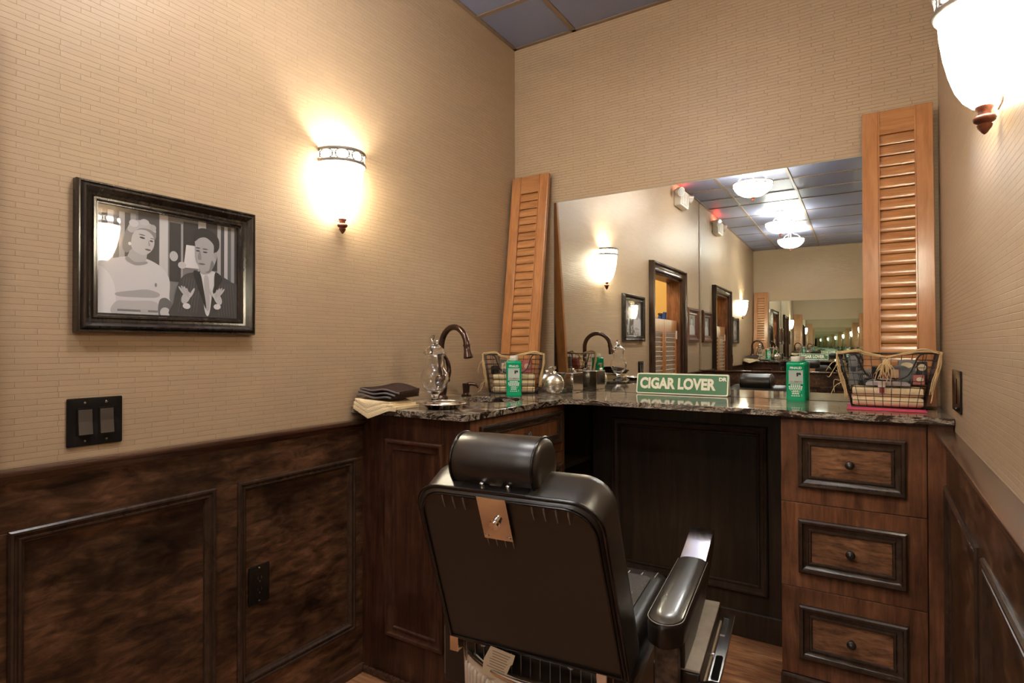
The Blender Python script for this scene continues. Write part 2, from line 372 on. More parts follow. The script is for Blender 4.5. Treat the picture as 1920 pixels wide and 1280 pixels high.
def text_on(g, txt, size, origin, ux, uy, bold=0.0, align='CENTER', sx=1.0):
    vs, fs = text_mesh(txt, size, bold, align, sx); o, ux, uy = Vector(origin), Vector(ux), Vector(uy)
    g.add([o+ux*p.x+uy*p.y for p in vs], fs); return g
def copy_tree(o, parent=None):
    c = o.copy(); C.objects.link(c); c.parent = parent
    for ch in o.children: copy_tree(ch, c)
    return c

# ================================================================== THE SETTING
T = 0.12
# floor: sub-floor slab and one object for every plank
fl = struct(G().box(XL-1.5, XR+T, YB-T, YF+T, FZ-0.14, FZ-0.012).build('floor', 'plaster'), 'hand-scraped reddish brown plank floor', 'floor')
PW, PL = 0.125, 0.92
pm = G().box(0.001, PL-0.001, 0.001, PW-0.001, -0.012, 0).build('plank', 'floor_wood', fl, bevel=0.003).data
first = True
y = YB; row = 0
while y < YF:
    x = XL-1.45 - (row*0.37 % PL)
    while x < XR:
        if first:
            o = bpy.data.objects['plank']; first = False
        else:
            o = bpy.data.objects.new('plank', pm); C.objects.link(o); o.parent = fl
            md = o.modifiers.new('bevel', 'BEVEL'); md.width = 0.003; md.segments = 2
        o.location = (x, y, FZ)
        x += PL
    y += PW; row += 1
# ceiling: slab, lay-in tiles, grid bars
ce = struct(G().box(XL-1.5, XR+T, YB-T, YF+T, CZ+0.012, CZ+0.14).build('ceiling', 'plaster'), 'suspended ceiling of dark satin tiles in a bronze grid', 'ceiling')
gx = [XL, -1.26, -0.65, -0.04, XR]; gy = [YB, -0.81, -0.20, 0.41, 1.02, 1.63, 2.24, YF]
for i in range(len(gx)-1):
    for j in range(len(gy)-1):
        G().box(gx[i]+0.004, gx[i+1]-0.004, gy[j]+0.004, gy[j+1]-0.004, CZ+0.002, CZ+0.012).build('ceiling_tile', 'ceiling_tile', ce)
for x in gx[1:-1]: G().box(x-0.012, x+0.012, YB, YF, CZ-0.004, CZ+0.004).build('grid_bar', 'ceiling_grid', ce, bevel=0.001)
for yy in gy[1:-1]: G().box(XL, XR, yy-0.012, yy+0.012, CZ-0.0035, CZ+0.004).build('grid_bar', 'ceiling_grid', ce, bevel=0.001)
for a in ((XL, XL+0.02, YB, YF), (XR-0.02, XR, YB, YF)): G().box(*a, CZ-0.004, CZ+0.002).build('edge_bar', 'ceiling_grid', ce)
G().box(XL, XR, YF-0.02, YF, CZ-0.004, CZ+0.002).build('edge_bar', 'ceiling_grid', ce)
# walls
DY0, DY1, DZ = -0.50, 0.35, 1.80              # doorway in the left wall
g = G()
g.box(XL-T, XL, DY1, YF+T, FZ, CZ+0.1); g.box(XL-T, XL, YB-T, DY0, FZ, CZ+0.1); g.box(XL-T, XL, DY0, DY1, DZ, CZ+0.1)
wl = struct(g.build('wall_left', 'wallpaper_side'), 'tan embossed wallpaper wall on the left', 'wall')
wr = struct(G().box(XR, XR+T, YB-T, YF+T, FZ, CZ+0.1).build('wall_right', 'wallpaper_side'), 'tan embossed wallpaper wall on the right', 'wall')
wb = struct(G().box(XL, XR, YF, YF+T, FZ, CZ+0.1).build('wall_back', 'wallpaper_front'), 'tan embossed wallpaper wall behind the mirror', 'wall')
wrr = struct(G().box(XL, XR, YB-T, YB, FZ, CZ+0.1).build('wall_rear', 'wallpaper_front'), 'rear wall behind the tall facing mirror', 'wall')

# wainscot: backing board, chair rail, panels with mitred moulding
MOULD = [(0, 0.0), (0.001, 0.012), (0.005, 0.016), (0.010, 0.016), (0.013, 0.011), (0.017, 0.011), (0.019, 0.0145), (0.023, 0.0145), (0.027, 0.008), (0.031, 0.006), (0.033, 0.0)]
def wainscot(name, label, fn, u0, u1, panels, zrail, capout, ztop, zbot, wide=0.033, boards='wainscot_wood'):
    # fn(u, z, d): point on the wall, d metres off it
    root = struct(G().prism([(u0, FZ), (u1, FZ), (u1, zrail-0.008), (u0, zrail-0.008)], fn, 0.0, 0.012).build(name, boards), label, 'wainscot')
    k = wide/0.033
    edges = [u0]+[e for p in panels for e in p]+[u1]
    for i in range(0, len(edges), 2):
        a, b_ = edges[i], edges[i+1]
        if b_-a > 0.004: G().prism([(a, zbot), (b_, zbot), (b_, ztop), (a, ztop)], fn, 0.012, 0.022).build('stile', boards, root, bevel=0.001)
    G().prism([(u0, ztop), (u1, ztop), (u1, zrail-0.03), (u0, zrail-0.03)], fn, 0.012, 0.0222).build('top_board', boards, root, bevel=0.001)
    G().prism([(u0, FZ), (u1, FZ), (u1, zbot), (u0, zbot)], fn, 0.012, 0.0222).build('bottom_board', boards, root, bevel=0.001)
    for a, b_ in panels:
        G().prism([(a+0.02, zbot+0.02), (b_-0.02, zbot+0.02), (b_-0.02, ztop-0.02), (a+0.02, ztop-0.02)], fn, 0.012, 0.015).build('panel', boards, root)
        G().frame(a-0.004, b_+0.004, zbot-0.004, ztop+0.004, [(i*k, 0.0145+d) for i, d in MOULD], fn).build('panel_molding', 'molding_wood', root, smooth=35)
    pr = [(0, zrail-0.030), (0.024, zrail-0.030), (0.028, zrail-0.024), (capout*0.72, zrail-0.020), (capout*0.8, zrail-0.014), (capout*0.98, zrail-0.012), (capout, zrail-0.006), (capout*0.97, zrail-0.001), (capout*0.9, zrail), (0, zrail)]
    g = G(); g.loft([[Vector(fn(u0, z, d)) for d, z in pr], [Vector(fn(u1, z, d)) for d, z in pr]])
    g.build('chair_rail', 'rail_wood', root, smooth=30)
    g = G(); pr = [(0.02, FZ), (0.038, FZ), (0.038, FZ+0.012), (0.032, FZ+0.022), (0.02, FZ+0.026)]
    g.loft([[Vector(fn(u0, z, d)) for d, z in pr], [Vector(fn(u1, z, d)) for d, z in pr]]); g.build('base_shoe', 'rail_wood', root, smooth=30)
    return root
fnL = lambda u, z, d: (XL+d, u, z)
fnR = lambda u, z, d: (XR-d, u, z)
fnB = lambda u, z, d: (u, YB+d, z)
CASE = 0.085
wainscot('trim_1', 'dark blotchy stained wainscot with chair rail on left wall', fnL, DY1+CASE, 1.50, [(0.478, 0.938), (1.010, 1.460)], 0.883, 0.04, 0.746, 0.135)
wainscot('trim_2', 'dark stained wainscot beyond the doorway on left wall', fnL, YB, DY0-CASE, [(-1.20, -0.63)], 0.883, 0.04, 0.746, 0.135)
wainscot('trim_3', 'dark stained wainscot with deep ledge on right wall', fnR, YB, 2.168, [(-1.2, -0.75), (-0.68, -0.2), (-0.13, 0.32), (0.39, 0.88), (0.95, 1.46), (1.53, 2.158)], 0.893, 0.05, 0.727, 0.10)
wainscot('trim_4', 'dark stained wainscot under the facing mirror', fnB, XL, XR, [(-1.55, -1.0), (-0.93, -0.45), (-0.38, 0.13)], 0.893, 0.05, 0.746, 0.135)

# mirrors
mr = thing('wall_mirror', 'wide frameless mirror above the granite counter', 'mirror', (-0.6, YF, ZT))
G().box(-1.378, 0.12, YF-0.005, YF-0.0005, ZT+0.001, 1.882).build('pane', 'mirror', mr)
G().box(-1.3795, -1.378, YF-0.005, YF-0.0005, ZT+0.001, 1.8835).add(*(lambda q: (q.v, q.f))(G().box(-1.378, 0.12, YF-0.005, YF-0.0005, 1.882, 1.8835))).build('polished_edge', 'mirror_edge', mr)
REAR_TURN = -0.0095
rm = thing('wall_mirror', 'tall wall-to-wall mirror facing the chair, seen only in reflection', 'mirror', (-0.705, YB+0.012, 0.894), REAR_TURN)
g = G().box(-0.905, 0.905, -0.003, 0.003, 0.0, CZ-0.894-0.006); g.build('pane', 'mirror', rm, local=True)
g = G().box(-0.903, -0.891, 0.003, 0.0045, 0.0, CZ-0.894-0.006); g.build('edge_strip', 'chrome_soft', rm, local=True)

# doorway with louvred swing doors, hall beyond
dr = struct(G().box(XL-T-0.01, XL+0.002, DY0-0.001, DY0+0.02, FZ, DZ).box(XL-T-0.01, XL+0.002, DY1-0.02, DY1+0.001, FZ, DZ).box(XL-T-0.01, XL+0.002, DY0, DY1, DZ-0.02, DZ+0.001).build('door_1', 'cabinet_wood'), 'dark doorway with louvred swing doors on left wall', 'door')
CP = [(0, 0.0), (0.002, 0.042), (0.008, 0.05), (0.02, 0.05), (0.026, 0.036), (0.034, 0.030), (0.058, 0.026), (0.066, 0.030), (0.078, 0.030), (0.085, 0.022), (0.085, 0.0)]
g = G()
path = [(DY0-CASE, FZ, 1, 0), (DY0-CASE, DZ+CASE, 1, -1), (DY1+CASE, DZ+CASE, -1, -1), (DY1+CASE, FZ, -1, 0)]
g.loft([[Vector(fnL(u+su*i, v+sv*i, d)) for i, d in CP] for u, v, su, sv in path], True, True, True)
g.build('casing', 'door_wood', dr, smooth=30)
for k, (a, b_) in enumerate(((DY0+0.03, -0.078), (-0.072, DY1-0.03))):
    x0 = XL-0.055; z0, z1 = 0.35, 1.40
    g = G().box(x0, x0+0.028, a, a+0.05, z0, z1).box(x0, x0+0.028, b_-0.05, b_, z0, z1).box(x0, x0+0.028, a+0.05, b_-0.05, z1-0.12, z1).box(x0, x0+0.028, a+0.05, b_-0.05, z0, z0+0.09)
    lf = g.build('door_leaf', 'shutter_wood', dr, bevel=0.002)
    z = z0+0.11
    while z < z1-0.14:
        G().obox((x0+0.014, (a+b_)/2, z+0.02), (0, 1, 0), (0.5, 0, 0.85), (-0.85, 0, 0.5), (b_-a)/2-0.051, 0.024, 0.003).build('slat', 'lit_shutter', lf)  # pale colour has the light on the slats painted in
        z += 0.043
    G().box(x0+0.028, x0+0.034, (a+0.002 if k == 0 else b_-0.03), (a+0.03 if k == 0 else b_-0.002), 1.22, 1.30).build('hinge', 'white_plastic', lf)
hx = XL-T
hw = struct(G().box(hx-1.38, hx-1.3, -1.2, 1.1, FZ, CZ).box(hx-1.3, hx, -1.26, -1.2, FZ, CZ).box(hx-1.3, hx, 1.04, 1.1, FZ, CZ).build('wall_hall', 'hall_yellow'), 'mustard yellow hall wall beyond the doorway', 'wall')
hl = bpy.data.lights.new('hall_fill', 'POINT'); hl.energy = HALL_FILL; hl.color = (1, 0.88, 0.65); hl.shadow_soft_size = 0.12  # unseen source added to light the hall, no fixture built
ho = bpy.data.objects.new('hall_fill', hl); C.objects.link(ho); ho.location = (hx-0.6, 0.3, 2.45)
hk = thing('hanging_robe', 'blue striped cloth hanging in the hall beyond the doorway', 'cloth', (hx-0.36, -1.1, 1.0))
g = G()
for k in range(4):
    o_ = Vector((hx-0.44+0.05*k, -1.13, 1.0))
    g.tube([o_+Vector((0, 0, -0.15)), o_+Vector((0.01, 0.0, 0.15)), o_+Vector((0.03, 0, 0.30)), o_+Vector((0.06, 0.0, 0.44+0.03*k))], [0.045, 0.045, 0.035, 0.02], 10)
g.build('folds', 'blue_cloth', hk, smooth='all')
G().box(hx-0.30, hx-0.26, -1.199, -1.10, 1.50, 1.52).build('peg', 'door_wood', hk, bevel=0.003)

# ================================================================== CABINETS AND COUNTER
DM = [(0, 0.0), (0.001, 0.010), (0.006, 0.014), (0.013, 0.013), (0.016, 0.006), (0.022, 0.003), (0.030, 0.002), (0.033, 0.006), (0.038, 0.006), (0.042, 0.0)]
def panel_front(root, kind, fn, a, b_, z0, z1, ma, mb, mz0, mz1, field, face, knob=True, k=1.0, kz=None):
    p_ = G().prism([(a, z0), (b_, z0), (b_, z1), (a, z1)], fn, 0.0, 0.018).build(kind, face, root, bevel=0.0012)
    G().frame(ma, mb, mz0, mz1, [(i*k, 0.018+d) for i, d in DM], fn).build('molding', 'molding_wood', p_, smooth=35)
    i = 0.040*k
    G().prism([(ma+i, mz0+i), (mb-i, mz0+i), (mb-i, mz1-i), (ma+i, mz1-i)], fn, 0.018, 0.0195).build('field_panel', field, p_)
    if knob:
        c = Vector(fn((ma+mb)/2, (mz0+mz1)/2 if kz is None else kz, 0.0195)); d = Vector(fn(0, 0, 1))-Vector(fn(0, 0, 0))
        rot = d.to_track_quat('Z', 'Y').to_matrix()
        G().lathe([(0.0085, 0), (0.0085, 0.002), (0.0055, 0.006), (0.0055, 0.012), (0.011, 0.016), (0.014, 0.020), (0.0135, 0.024), (0.009, 0.027), (0.0, 0.028)], c, 20, rot=rot).build('knob', 'knob_bronze', p_, smooth='all')
    return p_
# right drawer cabinet
YD = 2.188
fnD = lambda u, z, d: (u, YD-d, z)
dc = thing('drawer_cabinet', 'reddish brown cabinet of three drawers under the right counter end', 'cabinet', (-0.05, 2.39, FZ))
G().box(-0.272, 0.201, YD, YF-0.002, FZ, ZB-0.0005).build('body', 'cabinet_wood', dc)
G().box(0.139, 0.203, YD-0.018, YD, FZ, ZB-0.0005).build('filler_strip', 'cabinet_wood', dc, bevel=0.001)
panel_front(dc, 'drawer', fnD, -0.272, 0.136, 0.6205, 0.9, -0.220, 0.085, 0.674, 0.855, 'drawer_wood', 'cabinet_wood')
panel_front(dc, 'drawer', fnD, -0.272, 0.136, 0.3345, 0.6185, -0.220, 0.086, 0.386, 0.567, 'drawer_wood', 'cabinet_wood')
panel_front(dc, 'drawer', fnD, -0.272, 0.136, 0.040, 0.3325, -0.219, 0.087, 0.098, 0.279, 'drawer_wood', 'cabinet_wood')
G().box(-0.276, 0.136, YD-0.030, YD, FZ, 0.038).build('toe_molding', 'molding_wood', dc, bevel=0.008)
# knee panel between the cabinets
YK = 2.49
fnK = lambda u, z, d: (u, YK-d, z)
kp = thing('knee_panel', 'near-black wooden panel with mitred moulding under the counter', 'panel', (-0.7, YK, FZ))
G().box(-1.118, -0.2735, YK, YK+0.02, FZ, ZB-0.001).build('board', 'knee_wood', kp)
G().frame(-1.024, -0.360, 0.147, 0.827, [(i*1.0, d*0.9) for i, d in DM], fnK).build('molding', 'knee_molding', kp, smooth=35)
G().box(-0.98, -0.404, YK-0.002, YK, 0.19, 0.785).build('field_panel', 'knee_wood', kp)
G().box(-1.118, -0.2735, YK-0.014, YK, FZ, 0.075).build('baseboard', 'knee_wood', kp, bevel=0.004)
# left sink cabinet
XS = -1.138
fnS = lambda u, z, d: (XS+d, u, z)
fnE = lambda u, z, d: (u, 1.518-d, z)
sc = thing('sink_cabinet', 'dark cherry sink cabinet with panelled end beside the chair', 'cabinet', (-1.36, 1.85, FZ))
XW = XL+0.002
G().box(XW, XS, 1.518, 2.197, FZ, FZ+0.6).box(XW, XS, 1.518, 1.83, FZ+0.6, ZB-0.0005).box(XW, XS, 2.105, 2.197, FZ+0.6, ZB-0.0005).box(XW, -1.475, 1.83, 2.105, FZ+0.6, ZB-0.0005).box(-1.185, XS, 1.83, 2.105, FZ+0.6, ZB-0.0005).build('body', 'end_panel_wood', sc)
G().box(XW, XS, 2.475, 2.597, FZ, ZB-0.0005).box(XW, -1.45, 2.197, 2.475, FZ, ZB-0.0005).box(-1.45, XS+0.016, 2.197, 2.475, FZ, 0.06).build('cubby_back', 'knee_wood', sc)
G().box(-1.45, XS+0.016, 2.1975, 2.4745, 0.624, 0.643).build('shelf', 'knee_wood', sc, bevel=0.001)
G().box(XS-0.002, XS+0.018, 2.183, 2.199, FZ, ZB-0.0005).build('face_stile', 'cabinet_wood', sc)
ep = G().prism([(-1.598, FZ), (XS+0.018, FZ), (XS+0.018, ZB-0.0005), (-1.598, ZB-0.0005)], fnE, 0.0, 0.018).build('end_panel', 'end_panel_wood', sc, bevel=0.001)
G().frame(-1.474, -1.212, 0.130, 0.825, [(i*0.95, 0.018+d) for i, d in DM], fnE).build('molding', 'end_molding', ep, smooth=35)
G().prism([(-1.434, 0.17), (-1.252, 0.17), (-1.252, 0.785), (-1.434, 0.785)], fnE, 0.018, 0.0195).build('field_panel', 'end_panel_wood', ep)
G().prism([(-1.598, FZ), (XS+0.03, FZ), (XS+0.03, FZ+0.024), (-1.598, FZ+0.024)], fnE, 0.018, 0.034).build('base_shoe', 'rail_wood', sc, bevel=0.006)
panel_front(sc, 'drawer', fnS, 1.522, 2.18, 0.71, 0.905, 1.572, 2.168, 0.748, 0.882, 'cabinet_wood', 'cabinet_wood')
for a, b_ in ((1.522, 1.85), (1.852, 2.18)):
    panel_front(sc, 'door', fnS, a, b_, 0.04, 0.708, a+0.05, b_-0.012, 0.10, 0.664, 'cabinet_wood', 'cabinet_wood', knob=False)

# granite counter: L-shaped slab with an oval sink cut-out
ct = thing('countertop', 'polished brown and cream veined granite counter with L shape', 'countertop', (-0.9, 2.3, ZB))
YE, XE, YC = 1.462, -1.098, 2.150
def arc(cx, cy, r, a0, a1, n=6): return [(cx+r*math.cos(a0+(a1-a0)*k/n), cy+r*math.sin(a0+(a1-a0)*k/n)) for k in range(n+1)]
outer = [(XL+0.001, YF-0.001), (XL+0.001, YE)] + arc(XE-0.02, YE+0.02, 0.02, -PI/2, 0) + arc(XE+0.07, YC-0.07, 0.07, PI, PI/2, 10) + [(XR-0.002, YC), (XR-0.002, YF-0.001)]
SKX, SKY, SRX, SRY = -1.33, 1.967, 0.125, 0.128
inner = [(SKX+SRX*math.cos(2*PI*k/32), SKY+SRY*math.sin(2*PI*k/32)) for k in range(32)]
bm = bmesh.new()
def ring(pts, z): return [bm.verts.new((p[0], p[1], z)) for p in pts]
to, ti = ring(outer, ZT), ring(inner, ZT)
es = [bm.edges.new((r_[i], r_[(i+1) % len(r_)])) for r_ in (to, ti) for i in range(len(r_))]
bmesh.ops.triangle_fill(bm, use_beauty=True, use_dissolve=False, edges=es)
for f in list(bm.faces):
    c = f.calc_center_median()
    if ((c.x-SKX)/SRX)**2+((c.y-SKY)/SRY)**2 < 0.97: bm.faces.remove(f)
ret = bmesh.ops.extrude_face_region(bm, geom=list(bm.faces))
bmesh.ops.translate(bm, vec=(0, 0, ZB-ZT), verts=[e for e in ret['geom'] if isinstance(e, bmesh.types.BMVert)])
bmesh.ops.recalc_face_normals(bm, faces=bm.faces)
me = bpy.data.meshes.new('slab'); inv = WM[ct.name].inverted()
bm.transform(inv); bm.to_mesh(me); bm.free(); me.materials.append(M['granite'])
o = bpy.data.objects.new('slab', me); C.objects.link(o); o.parent = ct
md = o.modifiers.new('bevel', 'BEVEL'); md.width = 0.004; md.segments = 3; md.limit_method = 'ANGLE'; md.angle_limit = math.radians(60)
sk = thing('sink_basin', 'dark oval undermount basin set in the granite', 'sink', (SKX, SKY, ZB-0.13))
prof = [(1.06, ZB-0.001), (1.06, ZB-0.006), (0.99, ZB-0.03), (0.9, ZB-0.08), (0.6, ZB-0.122), (0.18, ZB-0.13), (0.17, ZB-0.126), (0.58, ZB-0.117), (0.87, ZB-0.077), (0.96, ZB-0.03), (0.985, ZB-0.001)]
g = G(); rr = [[Vector((SKX+SRX*r*math.cos(2*PI*k/32), SKY+SRY*r*math.sin(2*PI*k/32), z)) for k in range(32)] for r, z in prof]
g.loft(rr+[rr[0]], False, False).build('bowl', 'bronze', sk, smooth=50)
G().lathe([(0.0, 0.0), (0.026, 0.0), (0.026, 0.003), (0.018, 0.005), (0.0, 0.005)], (SKX, SKY, ZB-0.1292), 20).build('drain', 'chrome', sk, smooth=40)

# ================================================================== LAMPS
def sconce(fn, uc, label, sgn):
    # fn(u, z, d) on the wall; half-bowl shade with a pierced metal band and a turned finial
    x_, y_, z_ = fn(uc, 1.55, 0.0)
    t = thing('wall_sconce', label, 'wall lamp', (x_, y_, z_), 0, 'half-bowl wall sconces')
    def half(r, d, z, n=20, back=True):
        return [Vector(fn(uc+r*math.cos(PI*k/n), z, 0.003+d*math.sin(PI*k/n))) for k in range(n+1)]
    prof = [(0.020, 0.040, 1.603), (0.036, 0.054, 1.618), (0.050, 0.066, 1.640), (0.062, 0.076, 1.672), (0.071, 0.084, 1.708), (0.078, 0.090, 1.750), (0.082, 0.093, 1.792)]
    g = G(); outer_ = [half(*p) for p in prof]
    g.loft(outer_, True, False, closed=False)
    g.build('glass_shade', 'sconce_glass', t, smooth=50)
    g = G()
    for z in (1.793, 1.832):
        pts = half(0.085, 0.096, z, 24); g.tube(pts, 0.0065, 6)
    g.build('band_ring', 'sconce_metal', t, smooth='all')
    g = G()
    n = 5
    for k in range(n):                       # pierced ovals between the rings
        a0, a1 = PI*k/n, PI*(k+1)/n; am, aw = (a0+a1)/2, (a1-a0)/2
        pts = [Vector(fn(uc+0.0855*math.cos(am+aw*0.86*math.cos(2*PI*j/20)), 1.8125+0.0165*math.sin(2*PI*j/20), 0.003+0.0965*math.sin(am+aw*0.86*math.cos(2*PI*j/20)))) for j in range(20)]
        g.tube(pts, 0.0028, 5, closed=True)
    for k in range(n+1):
        a = PI*k/n
        pts = [Vector(fn(uc+0.0855*math.cos(a+e*0.09), z, 0.003+0.0965*math.sin(a+e*0.09))) for e, z in ((0, 1.796), (1, 1.8125), (0, 1.829), (-1, 1.8125))]
        g.tube(pts, 0.0025, 5, closed=True)
    g.build('band_fretwork', 'sconce_metal', t, smooth='all')
    g = G(); g.loft([half(0.0825, 0.0935, 1.796), half(0.0825, 0.0935, 1.829)], False, False, closed=False)
    g.build('band_glass', 'sconce_glass', t, smooth=50)
    c = Vector(fn(uc, 0, 0.024))
    G().lathe([(0.0, 1.550), (0.004, 1.553), (0.011, 1.563), (0.0125, 1.568), (0.0095, 1.571), (0.0165, 1.575), (0.0185, 1.580), (0.0165, 1.584), (0.0105, 1.587), (0.0100, 1.594), (0.0145, 1.600), (0.0150, 1.606), (0.0, 1.6075)], c, 20).build('finial', 'finial_wood', t, smooth=50)
    g = G().prism(rrect(uc-0.03, uc+0.03, 1.60, 1.80, 0.01), lambda u, v, d: fn(u, v, d), 0.0002, 0.003); g.build('backplate', 'fixture_white', t)
    ld = bpy.data.lights.new('sconce_bulb', 'POINT'); ld.energy = SCONCE_BULB; ld.color = (1.0, 0.92, 0.76); ld.shadow_soft_size = 0.025
    lo = bpy.data.objects.new('sconce_bulb', ld); C.objects.link(lo); lo.location = Vector(fn(uc, 1.772, 0.048))-Vector((x_, y_, z_)); lo.parent = t
    return t
sconce(fnL, 1.402, 'glowing half-bowl sconce beside the framed photograph on the left wall', 1)
sconce(fnR, 1.397, 'glowing half-bowl sconce on the right wall above the shutter', -1)

def bowl_lamp(x, y, label):
    t = thing('ceiling_lamp', label, 'ceiling lamp', (x, y, CZ-0.004), 0, 'semi-flush bowl lamps')
    z0 = CZ-0.0045
    G().lathe([(0.0, z0), (0.062, z0), (0.062, z0-0.006), (0.045, z0-0.016), (0.016, z0-0.026), (0.0, z0-0.026)], (x, y, 0), 24).build('canopy', 'fixture_bronze', t, smooth=40)
    G().tube([(x, y, z0-0.02), (x, y, z0-0.12)], 0.008, 10).build('stem', 'fixture_bronze', t, smooth=40)
    zr = z0-0.145; R = 0.165
    for k in range(3):
        a = 2*PI*k/3+0.4; d = Vector((math.cos(a), math.sin(a), 0)); s_ = Vector((x, y, 0))
        pts = spline([s_+d*0.012+Vector((0,0,z0-0.03)), s_+d*0.05+Vector((0,0,z0-0.06)), s_+d*0.09+Vector((0,0,z0-0.07)), s_+d*0.135+Vector((0,0,z0-0.115)), s_+d*R+Vector((0,0,zr+0.008))], 6)
        G().tube(pts, 0.0055, 6).build('arm', 'fixture_bronze', t, smooth='all')
    g = G()
    for z in (zr+0.012, zr-0.012): g.tube([(x+R*math.cos(2*PI*k/36), y+R*math.sin(2*PI*k/36), z) for k in range(36)], 0.005, 6, closed=True)
    g.build('rim_ring', 'fixture_bronze', t, smooth='all')
    prof = [(0.162, zr+0.010), (0.162, zr-0.010), (0.152, zr-0.035), (0.128, zr-0.065), (0.088, zr-0.090), (0.04, zr-0.103), (0.004, zr-0.106)]
    g = G(); g.lathe(prof+[(r-0.004, z+0.004) for r, z in reversed(prof) if r > 0.01], (x, y, 0), 32, cap=False); g.build('glass_bowl', 'bowl_glass', t, smooth='all')
    G().lathe([(0.0, zr-0.150), (0.006, zr-0.146), (0.013, zr-0.136), (0.013, zr-0.132), (0.007, zr-0.128), (0.018, zr-0.120), (0.020, zr-0.113), (0.012, zr-0.106), (0.0, zr-0.105)], (x, y, 0), 18).build('finial', 'finial_wood', t, smooth=50)
    return t
bowl_lamp(-0.90, 0.94, 'bowl ceiling lamp nearer the counter, seen only in reflection')
bowl_lamp(-0.90, -0.27, 'bowl ceiling lamp nearer the doorway, largest one in the mirror')

# emergency light high on the left wall
el = thing('emergency_light', 'white emergency light unit high on the wall above the doorway', 'light unit', (XL, -0.42, 2.5))
G().box(XL+0.0002, XL+0.075, -0.56, -0.30, 2.50, 2.66).build('housing', 'fixture_white', el, bevel=0.012)
for k in range(6): G().box(XL+0.075, XL+0.081, -0.54+0.042*k, -0.52+0.042*k, 2.515, 2.645).build('louvre', 'fixture_white', el, bevel=0.001)
for yy in (-0.60, -0.245):
    rot = Vector((0.9, 0.35 if yy > -0.4 else -0.35, -0.35)).to_track_quat('Z', 'Y').to_matrix()
    h = G().lathe([(0.0, -0.02), (0.022, -0.018), (0.034, 0.0), (0.043, 0.035), (0.043, 0.045), (0.0, 0.045)], (XL+0.055, yy, 2.62), 20, rot=rot).build('lamp_head', 'fixture_white', el, smooth=40)
    G().lathe([(0.0, 0.0455), (0.036, 0.0455), (0.034, 0.050), (0.0, 0.052)], (XL+0.055, yy, 2.62), 20, rot=rot).build('lens', 'cellophane', h, smooth=40)
G().box(XL+0.01, XL+0.05, -0.53, -0.33, 2.6602, 2.666).build('red_glow_strip', 'red_glow', el)  # added strip, stands in for the red glow of letters not built

# ================================================================== PICTURES
def draw(shapes, W, H, fn, name, parent, d0):
    vs, fs, cols = [], [], []
    for i, (pts, col) in enumerate(shapes):
        z = d0+0.00004*i; o_ = len(vs)
        vs += [Vector(fn(u*W, v*H, z)) for u, v in pts]; fs.append(tuple(range(o_, o_+len(pts)))); cols.append(col)
    g = G(); g.v = vs; g.f = fs
    inv = WM[parent.name].inverted()
    me = bpy.data.meshes.new(name); me.from_pydata([tuple(inv @ p) for p in vs], [], fs)
    bm = bmesh.new(); bm.from_mesh(me); lay = bm.loops.layers.float_color.new('ink')
    bm.faces.ensure_lookup_table()
    for f, c in zip(bm.faces, cols):
        c = min(0.85, 1.0*c**1.25); cc = (c*0.985, c*0.975, c, 1) if not isinstance(c, tuple) else (*c, 1)
        for l in f.loops: l[lay] = cc
    bmesh.ops.triangulate(bm, faces=list(bm.faces)); bm.to_mesh(me); bm.free(); me.materials.append(M['print'])
    o = bpy.data.objects.new(name, me); C.objects.link(o); o.parent = parent; WM[o.name] = WM[parent.name]
    return o
def sp2(pts, n=6): return [(p.x, p.y) for p in spline([(a, b, 0) for a, b in pts], n, True)]
def ell(cx, cy, rx, ry, n=20, tilt=0): return [(cx+rx*math.cos(2*PI*k/n)*math.cos(tilt)-ry*math.sin(2*PI*k/n)*math.sin(tilt), cy+rx*math.cos(2*PI*k/n)*math.sin(tilt)+ry*math.sin(2*PI*k/n)*math.cos(tilt)) for k in range(n)]
def rc(a, b, c, d): return [(a, c), (b, c), (b, d), (a, d)]
